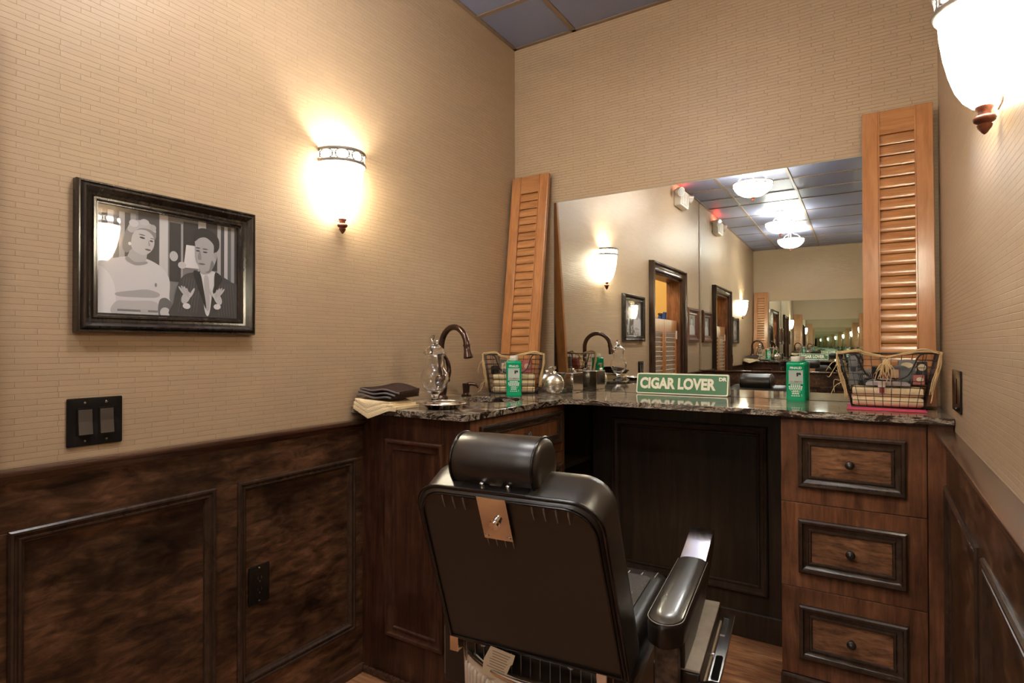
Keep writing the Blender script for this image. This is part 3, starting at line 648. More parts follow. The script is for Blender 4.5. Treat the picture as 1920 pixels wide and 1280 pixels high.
def couple():
    S = [(rc(0, 1, 0, 1), 0.30)]
    for k, g_ in enumerate((0.55, 0.2, 0.62, 0.24, 0.5, 0.16, 0.42)): S.append((rc(0.0+0.035*k, 0.0+0.035*(k+1), 0.25, 0.95), g_))     # curtain
    S += [(rc(0.26, 0.40, 0.3, 1.0), 0.16), (rc(0.40, 0.46, 0.3, 1.0), 0.66), (rc(0.47, 0.55, 0.35, 0.93), 0.11), (rc(0.555, 0.565, 0.35, 0.93), 0.5), (rc(0.57, 0.68, 0.5, 0.96), 0.10), (rc(0.68, 0.74, 0.3, 1), 0.58), (rc(0.74, 0.83, 0.5, 1), 0.12)]
    for k, g_ in enumerate((0.5, 0.14, 0.6, 0.2, 0.42, 0.1)): S.append((rc(0.83+0.028*k, 0.83+0.028*(k+1), 0.2, 0.98), g_))
    S += [([(0.57, 0.50), (0.70, 0.50), (0.665, 0.73), (0.59, 0.73)], 0.74), (ell(0.50, 0.60, 0.03, 0.05), 0.6), (ell(0.56, 0.52, 0.03, 0.035), 0.62)]
    # seated woman in a pale knit top
    S += [(sp2([(0.0, 0.0), (0.0, 0.44), (0.08, 0.50), (0.16, 0.535), (0.24, 0.55), (0.33, 0.535), (0.42, 0.47), (0.47, 0.36), (0.47, 0.18), (0.48, 0.0)]), 0.72),
          (sp2([(0.0, 0.0), (0.0, 0.40), (0.06, 0.40), (0.11, 0.28), (0.12, 0.10), (0.10, 0.0)]), 0.80),
          (sp2([(0.12, 0.20), (0.22, 0.23), (0.32, 0.25), (0.40, 0.22), (0.38, 0.18), (0.26, 0.17), (0.14, 0.17)]), 0.5),
          (sp2([(0.11, 0.0), (0.12, 0.12), (0.22, 0.135), (0.38, 0.135), (0.40, 0.0)]), 0.58), (rc(0.13, 0.39, 0.035, 0.055), 0.3), (ell(0.30, 0.045, 0.025, 0.022), 0.55),
          (sp2([(0.40, 0.0), (0.40, 0.15), (0.45, 0.18), (0.50, 0.10), (0.49, 0.0)]), 0.24), (ell(0.44, 0.04, 0.035, 0.05), 0.66),
          (sp2([(0.185, 0.50), (0.20, 0.58), (0.22, 0.64), (0.31, 0.63), (0.315, 0.56), (0.30, 0.50), (0.25, 0.485)]), 0.55),
          (sp2([(0.19, 0.545), (0.24, 0.50), (0.315, 0.515), (0.31, 0.49), (0.24, 0.47), (0.18, 0.51)]), 0.42),
          (sp2([(0.16, 0.62), (0.17, 0.74), (0.20, 0.83), (0.27, 0.885), (0.34, 0.865), (0.375, 0.80), (0.36, 0.72), (0.25, 0.66), (0.19, 0.58)]), 0.34),
          (sp2([(0.215, 0.64), (0.22, 0.74), (0.25, 0.80), (0.31, 0.81), (0.355, 0.765), (0.365, 0.69), (0.345, 0.62), (0.30, 0.575), (0.25, 0.59)]), 0.63),
          (sp2([(0.19, 0.80), (0.22, 0.875), (0.29, 0.90), (0.36, 0.86), (0.375, 0.80), (0.33, 0.825), (0.27, 0.82), (0.22, 0.77)]), 0.55),
          (ell(0.23, 0.86, 0.03, 0.035), 0.66), (ell(0.30, 0.885, 0.03, 0.03), 0.6), (ell(0.355, 0.845, 0.022, 0.03), 0.5), (ell(0.205, 0.665, 0.010, 0.016), 0.85),
          (ell(0.285, 0.735, 0.018, 0.009, tilt=-0.2), 0.12), (ell(0.345, 0.715, 0.012, 0.008, tilt=-0.2), 0.14), (ell(0.283, 0.762, 0.022, 0.005, tilt=-0.15), 0.2), (ell(0.35, 0.74, 0.014, 0.004, tilt=-0.2), 0.22),
          (sp2([(0.325, 0.72), (0.338, 0.675), (0.325, 0.668)]), 0.45), (ell(0.322, 0.628, 0.020, 0.008, tilt=-0.12), 0.2), (ell(0.375, 0.30, 0.008, 0.02), 0.35)]
    # man in a dark pinstripe suit
    S += [(sp2([(0.50, 0.0), (0.50, 0.15), (0.53, 0.33), (0.58, 0.43), (0.67, 0.47), (0.76, 0.50), (0.85, 0.46), (0.94, 0.40), (1.0, 0.34), (1.0, 0.0)]), 0.13),
          (sp2([(0.69, 0.455), (0.74, 0.49), (0.81, 0.485), (0.815, 0.40), (0.79, 0.28), (0.765, 0.05), (0.735, 0.05), (0.71, 0.25)]), 0.72),
          (sp2([(0.725, 0.43), (0.755, 0.43), (0.765, 0.30), (0.765, 0.10), (0.735, 0.10), (0.725, 0.28)]), 0.55)]
    for k in range(7): S.append(([(0.53+0.022*k, 0.05), (0.533+0.022*k, 0.05), (0.575+0.020*k, 0.40), (0.572+0.020*k, 0.40)], 0.22))
    for k in range(7): S.append(([(0.84+0.022*k, 0.03), (0.843+0.022*k, 0.03), (0.823+0.022*k, 0.37), (0.820+0.022*k, 0.37)], 0.22))
    S += [(sp2([(0.64, 0.46), (0.69, 0.46), (0.715, 0.33), (0.74, 0.10), (0.70, 0.22)]), 0.08), (sp2([(0.81, 0.48), (0.87, 0.42), (0.82, 0.30), (0.78, 0.12), (0.80, 0.30)]), 0.08),
          (sp2([(0.655, 0.70), (0.65, 0.80), (0.665, 0.87), (0.72, 0.90), (0.79, 0.87), (0.835, 0.80), (0.83, 0.68), (0.80, 0.55), (0.76, 0.47), (0.70, 0.46), (0.685, 0.53), (0.66, 0.60)]), 0.50),
          (sp2([(0.65, 0.78), (0.655, 0.88), (0.71, 0.925), (0.78, 0.905), (0.835, 0.84), (0.84, 0.74), (0.80, 0.68), (0.795, 0.77), (0.74, 0.83), (0.69, 0.82)]), 0.09),
          (ell(0.812, 0.66, 0.014, 0.035), 0.45), (ell(0.675, 0.685, 0.015, 0.008), 0.12), (ell(0.73, 0.68, 0.018, 0.008), 0.12), (ell(0.675, 0.715, 0.018, 0.006), 0.15), (ell(0.73, 0.712, 0.022, 0.006), 0.15),
          (sp2([(0.69, 0.69), (0.672, 0.61), (0.70, 0.60)]), 0.36), (ell(0.705, 0.555, 0.026, 0.008), 0.2), (sp2([(0.78, 0.60), (0.76, 0.50), (0.73, 0.475), (0.77, 0.48), (0.80, 0.56)]), 0.3)]
    for cx, cy, sg in ((0.585, 0.20, 1), (0.83, 0.21, -1)):
        S.append((ell(cx, cy, 0.030, 0.065, tilt=-0.3*sg), 0.62))
        for j in range(4): S.append((ell(cx-sg*(0.030-0.014*j), cy+0.065+0.012*j-0.006*j*j, 0.009, 0.05, tilt=sg*(0.5-0.12*j)), 0.60-0.04*(j % 2)))
        S.append((ell(cx+sg*0.045, cy+0.05, 0.010, 0.055, tilt=-0.35*sg), 0.64)); S.append((ell(cx+sg*0.005, cy-0.085, 0.028, 0.03, tilt=0.4*sg), 0.78))
    return [([(min(1, max(0, u)), min(1, max(0, v))) for u, v in p], c) for p, c in S]
FP = [(0, 0.0), (0.0, 0.020), (0.003, 0.026), (0.006, 0.026), (0.008, 0.023), (0.012, 0.030), (0.016, 0.031), (0.020, 0.026), (0.028, 0.016), (0.034, 0.014), (0.037, 0.018), (0.042, 0.018), (0.046, 0.011), (0.049, 0.011), (0.050, 0.004)]
def picture(name, label, y0, y1, z0, z1, k, fmat, shapes, group=None):
    t = thing(name, label, 'picture', (XL, (y0+y1)/2, z0), 0, group)
    fn = lambda u, v, d: (XL+0.0005+d, u, v)
    G().frame(y0, y1, z0, z1, [(i*k, d) for i, d in FP], fn).build('frame', fmat, t, smooth=30)
    i = 0.046*k
    G().prism([(y0+0.01, z0+0.01), (y1-0.01, z0+0.01), (y1-0.01, z1-0.01), (y0+0.01, z1-0.01)], fn, 0.0, 0.003).build('backing_board', 'black_plastic', t)
    W, H = y1-y0-2*i, z1-z0-2*i
    draw(shapes, W, H, lambda u, v, d: fn(y0+i+u, z0+i+v, d), 'photograph', t, 0.0034)
    G().add([fn(y0+i-0.002, z0+i-0.002, 0.0075), fn(y1-i+0.002, z0+i-0.002, 0.0075), fn(y1-i+0.002, z1-i+0.002, 0.0075), fn(y0+i-0.002, z1-i+0.002, 0.0075)], [(0, 1, 2, 3)]).build('pane', 'pane_glass', t)
    return t
picture('framed_photograph', 'large dark framed black-and-white photograph of a seated couple', 0.600, 1.064, 1.186, 1.554, 1.0, 'frame_wood', couple())
portrait = [(rc(0, 1, 0, 1), 0.5), (rc(0.05, 0.95, 0.05, 0.95), 0.35), (sp2([(0.15, 0.05), (0.22, 0.42), (0.42, 0.52), (0.62, 0.52), (0.80, 0.42), (0.86, 0.05)]), 0.7), (ell(0.52, 0.68, 0.14, 0.17), 0.62), (sp2([(0.38, 0.72), (0.42, 0.88), (0.54, 0.92), (0.66, 0.86), (0.68, 0.70), (0.6, 0.80), (0.46, 0.80)]), 0.15)]
picture('framed_photograph', 'small red-brown framed portrait past the doorway, seen in the mirror', -1.13, -0.70, 1.19, 1.55, 1.6, 'redframe_wood', portrait)

# ================================================================== SWITCH AND OUTLETS
def plate(name, label, cat, fn, u0, u1, z0, z1, d0):
    t = thing(name, label, cat, fn((u0+u1)/2, z0, d0))
    G().prism(rrect(u0, u1, z0, z1, 0.003, 2), lambda u, v, d: fn(u, v, d), d0+0.0003, d0+0.0055).build('plate', 'black_gloss', t, bevel=0.002)
    return t
sw = plate('light_switch', 'black double rocker light switch under the framed photograph', 'light switch', fnL, 0.588, 0.707, 0.912, 1.028, 0.0)
for uc in (0.625, 0.671):
    G().prism([(uc-0.0175, 0.936), (uc+0.0175, 0.936), (uc+0.0175, 1.004), (uc-0.0175, 1.004)], fnL, 0.0055, 0.0075).build('rocker_frame', 'black_gloss', sw, bevel=0.0008)
    g = G(); P_ = lambda u, z, d: Vector(fnL(u, z, d))
    a, b_ = uc-0.0145, uc+0.0145
    g.loft([[P_(a, 0.940, 0.0075), P_(a, 0.940, 0.0135), P_(a, 0.971, 0.0095), P_(a, 1.0, 0.0085), P_(a, 1.0, 0.0075)], [P_(b_, 0.940, 0.0075), P_(b_, 0.940, 0.0135), P_(b_, 0.971, 0.0095), P_(b_, 1.0, 0.0085), P_(b_, 1.0, 0.0075)]])
    g.build('rocker', 'rocker_grey', sw)
    for zc_ in (0.924, 1.016): G().lathe([(0.0, 0.0), (0.0032, 0.0), (0.0026, 0.0012), (0.0, 0.0014)], fnL(uc, zc_, 0.0055), 10, rot=Matrix.Rotation(PI/2, 3, 'Y')).build('screw', 'screw_metal', sw)
def outlet(label, fn, u0, u1, z0, z1, d0, rot):
    t = plate('wall_outlet', label, 'outlet', fn, u0, u1, z0, z1, d0)
    uc, h = (u0+u1)/2, z1-z0
    G().prism(rrect(uc-0.0165, uc+0.0165, z0+h*0.2, z1-h*0.2, 0.003, 2), fn, d0+0.0055, d0+0.0068).build('receptacle', 'black_gloss', t, bevel=0.0006)
    for zc_ in (z0+h*0.34, z0+h*0.63):
        for du in (-0.006, 0.006): G().prism([(uc+du-0.001, zc_), (uc+du+0.001, zc_), (uc+du+0.001, zc_+0.009), (uc+du-0.001, zc_+0.009)], fn, d0+0.0068, d0+0.0070).build('slot', 'rocker_grey', t)
        G().prism(ell(uc, zc_-0.006, 0.0025, 0.0025, 8), fn, d0+0.0068, d0+0.0070).build('slot', 'rocker_grey', t)
    for zc_ in (z0+h*0.08, z1-h*0.08): G().lathe([(0.0, 0.0), (0.0032, 0.0), (0.0026, 0.0012), (0.0, 0.0014)], fn(uc, zc_, d0+0.0055), 10, rot=rot).build('screw', 'screw_metal', t)
outlet('black wall outlet in the left wainscot panel', fnL, 1.047, 1.116, 0.366, 0.484, 0.0152, Matrix.Rotation(PI/2, 3, 'Y'))
outlet('black wall outlet on the right wall beside the basket', fnR, 1.985, 2.172, 0.960, 1.080, 0.0, Matrix.Rotation(-PI/2, 3, 'Y'))

# ================================================================== SHUTTERS
def shutter(label, x0, x1, yb, yt, zb, zt, nsl, rail_t, slat_tilt):
    t = thing('louvred_shutter', label, 'shutter', ((x0+x1)/2, yb, zb), 0, 'loose wooden shutters leaning by the mirror')
    up = Vector((0, yt-yb, zt-zb)); Hh = up.length; up.normalize(); nx = Vector((1, 0, 0)); nn = up.cross(nx)
    nn = -nn if nn.y > 0 else nn             # towards the room
    B0 = Vector((x0, yb, zb)); W = x1-x0; TH = 0.022
    P_ = lambda u, v, d: B0+nx*u+up*v+nn*d
    sw_ = W*0.235
    for a, b_ in ((0, sw_), (W-sw_, W)):
        s_ = G().prism([(a, 0), (b_, 0), (b_, Hh), (a, Hh)], P_, 0.0, TH).build('stile', 'shutter_wood', t, bevel=0.002)
    for a in (sw_, W-sw_-0.004): G().prism([(a, 0.10), (a+0.004, 0.10), (a+0.004, Hh), (a, Hh)], P_, TH*0.5, TH+0.0012).build('bead', 'shutter_wood', t)
    G().prism([(sw_, Hh-rail_t), (W-sw_, Hh-rail_t), (W-sw_, Hh), (sw_, Hh)], P_, 0.0005, TH-0.002).build('top_rail', 'slat_wood', t, bevel=0.0015)
    G().prism([(sw_, 0), (W-sw_, 0), (W-sw_, 0.10), (sw_, 0.10)], P_, 0.0005, TH-0.002).build('bottom_rail', 'slat_wood', t, bevel=0.0015)
    span = Hh-rail_t-0.10; pitch = span/nsl
    sm = None
    for k in range(nsl):
        c = P_(W/2, 0.10+pitch*(k+0.5), TH*0.5)
        d1 = up*math.cos(slat_tilt)-nn*math.sin(slat_tilt); d2 = up*math.sin(slat_tilt)+nn*math.cos(slat_tilt)
        g = G(); n = 10; ring_ = [d1*(pitch*0.497*math.cos(2*PI*j/n))+d2*(0.0042*math.sin(2*PI*j/n)) for j in range(n)]
        hw_ = W/2-sw_-0.0008
        if sm is None:
            g.loft([[q-nx*hw_ for q in ring_], [q+nx*hw_ for q in ring_]]); o = g.build('slat', 'slat_wood', t, smooth=40, local=True); sm = o.data
        else:
            o = bpy.data.objects.new('slat', sm); C.objects.link(o); o.parent = t
        o.location = c-Vector(t.location)
    G().prism([(sw_, 0.08), (W-sw_, 0.08), (W-sw_, Hh-rail_t+0.01), (sw_, Hh-rail_t+0.01)], P_, -0.001, 0.0005).build('dark_backing', 'redframe_wood', t)  # dark sheet added behind the slats so their gaps read as shade
    return t
shutter('louvred wooden shutter leaning in the left corner by the mirror', -1.600, -1.385, 2.432, 2.574, ZT+0.004, 2.027, 22, 0.09, 0.15)
shutter('louvred wooden shutter leaning at the right end of the mirror', -0.032, 0.186, 2.492, 2.572, ZT+0.004, 2.027, 22, 0.09, 0.15)

# ================================================================== THINGS ON THE COUNTER
def sheet(g, fn, nu, nv, th):                # folded cloth layer: fn(u, v) -> centre point, thickness th (top/bottom along z)
    top = [[Vector(fn(i/nu, j/nv))+Vector((0, 0, th/2)) for j in range(nv+1)] for i in range(nu+1)]
    bot = [[p-Vector((0, 0, th)) for p in r_] for r_ in top]
    o_ = len(g.v); idx = lambda a, i, j: o_+a*(nu+1)*(nv+1)+i*(nv+1)+j
    g.v += [p for r_ in top for p in r_]+[p for r_ in bot for p in r_]
    for i in range(nu):
        for j in range(nv):
            g.f.append((idx(0, i, j), idx(0, i+1, j), idx(0, i+1, j+1), idx(0, i, j+1)))
            g.f.append((idx(1, i, j), idx(1, i, j+1), idx(1, i+1, j+1), idx(1, i+1, j)))
    for i in range(nu):
        g.f.append((idx(0, i, 0), idx(1, i, 0), idx(1, i+1, 0), idx(0, i+1, 0))); g.f.append((idx(0, i, nv), idx(0, i+1, nv), idx(1, i+1, nv), idx(1, i, nv)))
    for j in range(nv):
        g.f.append((idx(0, 0, j), idx(0, 0, j+1), idx(1, 0, j+1), idx(1, 0, j))); g.f.append((idx(0, nu, j), idx(1, nu, j), idx(1, nu, j+1), idx(0, nu, j+1)))
    return g
# cream towel: a folded stack whose front corner hangs over the counter end
def drop(x, y, z):                           # past the counter end the cloth bends down
    e = YE-0.004
    return (x, y, z) if y > e else (x, e-(e-y)*0.35-0.003, z-(e-y)*0.9)
def cream(layer):
    def fn(u, v):
        x = -1.592+u*(0.207-0.018*layer); y = 1.452+0.004*layer+v*(0.17-0.05*u)-(0.034-0.004*layer)*max(0.0, 1-abs(u-0.42)/0.42)*(1-v)
        z = ZT+0.0062+0.0105*layer*(1-0.35*u)+0.0015*math.sin(7*u+2*layer)*v*layer
        return drop(x, y, z)
    return fn
tw = thing('folded_towel', 'cream towel folded in layers and hanging over the counter end', 'towel', (-1.48, 1.56, ZT))
for k in range(3): sheet(G(), cream(k), 22, 22, 0.0098).build('fold', 'cream_towel', tw, smooth=50)
# dark towel on top
tb = thing('folded_towel', 'dark brown towel folded on top of the cream towel', 'towel', (-1.52, 1.57, ZT+0.04))
def brown(layer):
    def fn(u, v):
        x = -1.588+u*(0.165+0.012*layer); y = 1.470+0.008*layer+v*(0.145-0.02*layer)
        z = ZT+0.0405+0.0112*layer+0.016*math.sin(PI*min(1, u*1.05))*(0.15+0.85*v)*(0.4+0.3*layer)-0.004*u*(1-v)+0.0035*math.sin(9*u+layer)*(1-v)
        return (x, y, z)
    return fn
for k in range(3):
    sheet(G(), brown(k), 20, 20, 0.009).build('fold', 'brown_towel', tb, smooth=50)
    g = G(); f_ = brown(k); g.tube([Vector(f_(u/24, 0))+Vector((0, -0.002, 0)) for u in range(25)], 0.0040, 6); g.build('hem', 'towel_hem', tb, smooth='all')

# apothecary jar
JX, JY = -1.398, 1.676
jr = thing('apothecary_jar', 'clear glass apothecary jar with domed lid beside the faucet', 'jar', (JX, JY, ZT))
def shell(prof, th): return prof+[(max(r-th, 0.0005), z+(th if i == 0 else 0)) for i, (r, z) in reversed(list(enumerate(prof)))]
J0 = ZT
out_ = [(0.0, 0.0), (0.034, 0.0), (0.035, 0.004), (0.020, 0.010), (0.013, 0.020), (0.012, 0.032), (0.018, 0.042), (0.030, 0.050), (0.043, 0.066), (0.051, 0.086), (0.053, 0.102), (0.050, 0.118), (0.040, 0.134), (0.034, 0.142), (0.034, 0.182), (0.038, 0.190)]
in_ = [(0.035, 0.190), (0.031, 0.182), (0.031, 0.144), (0.037, 0.134), (0.047, 0.117), (0.050, 0.102), (0.048, 0.087), (0.040, 0.068), (0.027, 0.053), (0.010, 0.046), (0.0, 0.045)]
G().lathe([(max(r, 0.0004), J0+z) for r, z in out_+in_], (JX, JY, 0), 36).build('body', 'clear_glass', jr, smooth=60)
lo_ = [(0.0, 0.1935), (0.030, 0.1935), (0.043, 0.1915), (0.045, 0.195), (0.036, 0.206), (0.022, 0.219), (0.013, 0.228), (0.009, 0.236), (0.013, 0.243), (0.015, 0.251), (0.012, 0.260), (0.0, 0.263)]
G().lathe([(max(r, 0.0004), J0+z) for r, z in lo_], (JX, JY, 0), 36).build('lid', 'clear_glass', jr, smooth=60)

# gooseneck faucet
FX, FY = -1.538, 1.887
fa = thing('faucet', 'oil-rubbed bronze gooseneck faucet behind the glass jar', 'faucet', (FX, FY, ZT))
G().lathe([(0.0, 0), (0.027, 0), (0.027, 0.006), (0.021, 0.012), (0.020, 0.016), (0.023, 0.03), (0.025, 0.055), (0.026, 0.075), (0.022, 0.092), (0.014, 0.10), (0.0, 0.1)], (FX, FY, ZT), 24).build('body', 'bronze', fa, smooth=50)
D = Vector((0.157, -0.033, 0)); dl = D.length; dn = D.normalized()
B_ = Vector((FX, FY, ZT))
pts = [B_+Vector((0, 0, 0.09)), B_+Vector((0, 0, 0.15)), B_+Vector((0, 0, 0.215))]
for k in range(1, 13):
    a = PI-PI*0.97*k/12; pts.append(B_+dn*(dl/2+dl/2*math.cos(a))+Vector((0, 0, 0.215+0.083*math.sin(a))))
G().tube(spline(pts, 3), 0.0125, 14).build('spout', 'bronze', fa, smooth='all')
e = pts[-1]; dv = (pts[-1]-pts[-2]).normalized(); rot = dv.to_track_quat('Z', 'Y').to_matrix()
G().lathe([(0.0, -0.004), (0.0145, -0.004), (0.0152, 0.0), (0.0132, 0.004), (0.0140, 0.02), (0.0185, 0.042), (0.0195, 0.050), (0.015, 0.053), (0.0, 0.053)], e, 20, rot=rot).build('spray_head', 'bronze', fa, smooth=50)
hb = B_+Vector((0, 0, 0.075))
G().tube([hb+Vector((0, 0, 0)), hb+Vector((0.012, 0.028, 0.01))], [0.020, 0.017], 14).build('handle_hub', 'bronze', fa, smooth=50)
G().tube(spline([hb+Vector((0.012, 0.026, 0.012)), hb+Vector((0.015, 0.032, 0.045)), hb+Vector((0.013, 0.022, 0.085)), hb+Vector((0.008, 0.006, 0.108))], 6), [0.011]*6+[0.0095]*6+[0.0075]*6+[0.006], 10).build('handle', 'bronze', fa, smooth='all')
# deck soap pump
sx_, sy_ = -1.525, 2.043
sp_ = thing('soap_pump', 'small bronze deck soap pump beside the wire basket', 'soap dispenser', (sx_, sy_, ZT))
G().lathe([(0.0, 0), (0.022, 0), (0.022, 0.005), (0.015, 0.010), (0.0145, 0.016), (0.017, 0.048), (0.017, 0.056), (0.0, 0.058)], (sx_, sy_, ZT), 22).build('body', 'bronze', sp_, smooth=50)
q = Vector((sx_, sy_, ZT+0.048))
G().tube(spline([q, q+Vector((0.022, 0.008, 0.006)), q+Vector((0.044, 0.018, 0.0)), q+Vector((0.052, 0.022, -0.010))], 5), [0.009]*5+[0.0075]*5+[0.0065]*6, 10).build('spout', 'bronze', sp_, smooth='all')
# silver tray
tr = thing('silver_tray', 'small round silver tray beside the apothecary jar', 'tray', (-1.297, 1.598, ZT))
G().lathe([(0.0, 0.0), (0.050, 0.0), (0.057, 0.003), (0.068, 0.013), (0.084, 0.017), (0.086, 0.019), (0.083, 0.0195), (0.067, 0.0160), (0.055, 0.006), (0.048, 0.0032), (0.0, 0.003)], (-1.297, 1.598, ZT), 40).build('dish', 'silver', tr, smooth=45)
G().tube([(-1.297+0.0855*math.cos(2*PI*k/40), 1.598+0.0855*math.sin(2*PI*k/40), ZT+0.0188) for k in range(40)], 0.0018, 6, closed=True).build('rim', 'silver', tr, smooth='all')

# steel flask dispensers and tissue box
def flask(x, y, rz, label, pump):
    t = thing('soap_dispenser', label, 'soap dispenser', (x, y, ZT), rz, 'brushed steel flask dispensers')
    n = 28; rings = []
    for k in range(13):
        a = -1.18+(2.45)*k/12; z = 0.0455+0.048*math.sin(a)*1.02; r = 0.047*math.cos(a)*1.0
        r = max(r, 0.009)
        rings.append([Vector((r*math.cos(2*PI*j/n), 0.5*r*math.sin(2*PI*j/n), z-0.0005)) for j in range(n)])
    z0 = rings[0][0].z
    rings = [[p-Vector((0, 0, z0)) for p in r_] for r_ in rings]
    G().loft(rings).build('body', 'steel', t, smooth=60, local=True)
    zt = rings[-1][0].z
    G().lathe([(0.0, zt-0.001), (0.0085, zt-0.001), (0.0085, zt+0.010), (0.006, zt+0.013), (0.0, zt+0.013)], (0, 0, 0), 18).build('collar', 'chrome_soft', t, smooth=40, local=True)
    if pump:
        G().lathe([(0.0, zt+0.013), (0.0035, zt+0.013), (0.0035, zt+0.021), (0.0085, zt+0.022), (0.0085, zt+0.036), (0.0, zt+0.037)], (0, 0, 0), 18).build('pump_head', 'chrome_soft', t, smooth=40, local=True)
        G().tube(spline([(0, 0, zt+0.031), (-0.014, 0, zt+0.032), (-0.022, 0, zt+0.028), (-0.024, 0, zt+0.023)], 4), 0.0026, 8).build('nozzle', 'chrome_soft', t, smooth='all', local=True)
    return t
flask(-1.238, 2.330, 0.55, 'round steel pump dispenser standing in front of the tissue box', True)
flask(-1.344, 2.452, 0.55, 'round steel bottle half hidden behind the pump dispenser', False)
bx_ = thing('tissue_box', 'polished steel square box beside the steel dispensers', 'box', (-1.237, 2.462, ZT))
G().box(-1.294, -1.180, 2.408, 2.515, ZT+0.0002, ZT+0.095).build('cover', 'polished_steel', bx_, bevel=0.0025)
G().prism(ell(-1.237, 2.462, 0.035, 0.018, 20), lambda u, v, d: (u, v, d), ZT+0.0951, ZT+0.0955).build('slot', 'black_plastic', bx_)

# talc bottles
def talc(x, y, rz, label):
    t = thing('talc_bottle', label, 'bottle', (x, y, ZT), rz, 'green talcum powder bottles')
    W, Dp, Hh = 0.034, 0.021, 0.152
    rs = []
    for s_, z in ((0.96, 0.0), (1.0, 0.003), (1.0, 0.010), (0.985, 0.012), (0.985, Hh-0.012), (1.0, Hh-0.010), (1.0, Hh-0.003), (0.95, Hh), (0.62, Hh+0.005), (0.55, Hh+0.0055)):
        rs.append([Vector((u*s_ if z <= Hh else u*s_, v*(s_ if z <= Hh else min(1, s_*1.25)), z)) for u, v in rrect(-W, W, -Dp, Dp, 0.006, 3)])
    G().loft(rs).build('body', 'green_plastic', t, smooth=35, local=True)
    G().lathe([(0.0, Hh+0.005), (0.0165, Hh+0.005), (0.0175, Hh+0.007), (0.0175, Hh+0.023), (0.016, Hh+0.025), (0.0, Hh+0.025)], (0, 0, 0), 24).build('cap', 'white_plastic', t, smooth=40, local=True)
    f0 = -Dp*0.985-0.0004
    R_ = lambda g, a, b_, c, d, k=0: g.add([(a, f0-k, c), (b_, f0-k, c), (b_, f0-k, d), (a, f0-k, d)], [(0, 1, 2, 3)])
    lb = R_(G(), -0.025, 0.025, 0.0735, 0.120).build('label_panel', 'grey_ink', t, local=True)
    g = G(); text_on(g, 'PINAUD', 0.0125, (0, f0-0.0003, 0.132), (1, 0, 0), (0, 0, 1), 0.0003, sx=0.92)
    for (hw_, zc_, h_) in ((0.026, 0.122, 0.0014), (0.026, 0.0715, 0.0012), (0.018, 0.0655, 0.0040), (0.025, 0.0590, 0.0042), (0.024, 0.0525, 0.0042), (0.022, 0.0470, 0.0016), (0.010, 0.0425, 0.0020), (0.016, 0.0390, 0.0014), (0.012, 0.0340, 0.0024), (0.014, 0.0305, 0.0018), (0.016, 0.0235, 0.0022)):
        n = max(3, int(hw_/0.0035)); 
        for k in range(n):                   # print too small to read: broken strokes
            a = -hw_+2*hw_*k/n; R_(g, a, a+2*hw_/n*(1.0 if h_ < 0.0017 else 0.74), zc_-h_/2, zc_+h_/2, 0.0002)
    R_(g, 0.020, 0.0212, 0.022, 0.030, 0.0002)
    g.build('lettering', 'white_ink', t, local=True)
    g = G(); text_on(g, 'CLUBMAN', 0.0095, (0, f0-0.0004, 0.078), (1, 0, 0), (0, 0, 1), 0.0002, sx=0.98); g.build('lettering', 'brown_ink', t, local=True)
    g = G(); g.add([(u, f0-0.0004, v) for u, v in [(0.002, 0.112), (0.006, 0.115), (0.010, 0.113), (0.015, 0.115), (0.019, 0.110), (0.016, 0.103), (0.011, 0.107), (0.008, 0.100), (0.003, 0.098)]], [tuple(range(9))]); g.build('emblem', 'dark_ink', t, local=True)
    return t
talc(-1.338, 2.142, 0.55, 'green talc bottle standing in front of the left wire basket')
talc(-0.260, 2.512, 0.10, 'green talc bottle standing alone between the sign and right basket')

# street-style sign leaning on the mirror
sg = thing('street_sign', 'green CIGAR LOVER DR street sign propped against the mirror', 'sign', (-0.745, 2.56, ZT))
up = Vector((0, 0.020, 0.091)).normalized(); nn = Vector((0, -up.z, up.y)); ux = Vector((1, 0.012, 0)).normalized()
S0 = Vector((-0.730, 2.570, ZT+0.0012))
Pg = lambda u, v, d: S0+ux*u+up*v+nn*d
SW, SH = 0.203, 0.094
G().prism(rrect(-SW, SW, 0, SH, 0.009), Pg, 0.0, 0.006).build('plate', 'sign_cream', sg)
G().prism(rrect(-SW+0.005, SW-0.005, 0.005, SH-0.005, 0.006), Pg, 0.006, 0.0064).build('field', 'sign_green', sg)
g = G(); text_on(g, 'CIGAR LOVER', 0.0665, Pg(-0.020, SH*0.49, 0.0067), ux, up, 0.0030, sx=0.80); text_on(g, 'DR', 0.0205, Pg(SW-0.0245, SH*0.77, 0.0067), ux, up, 0.0010, sx=1.12)
g.build('lettering', 'sign_cream', sg)

# pink folder under the right basket
pf = thing('pink_folder', 'pink paper folder under the right wire basket', 'folder', (0.03, 2.38, ZT))
rot_ = 0.02
for k, (col, z) in enumerate((('red_card', 0.0003), ('pink_paper', 0.0030))):
    G().obox((0.032, 2.372+0.002*k, ZT+z+0.0012), (math.cos(rot_), math.sin(rot_), 0), (-math.sin(rot_), math.cos(rot_), 0), (0, 0, 1), 0.112, 0.095, 0.0012).build('cover', col, pf)

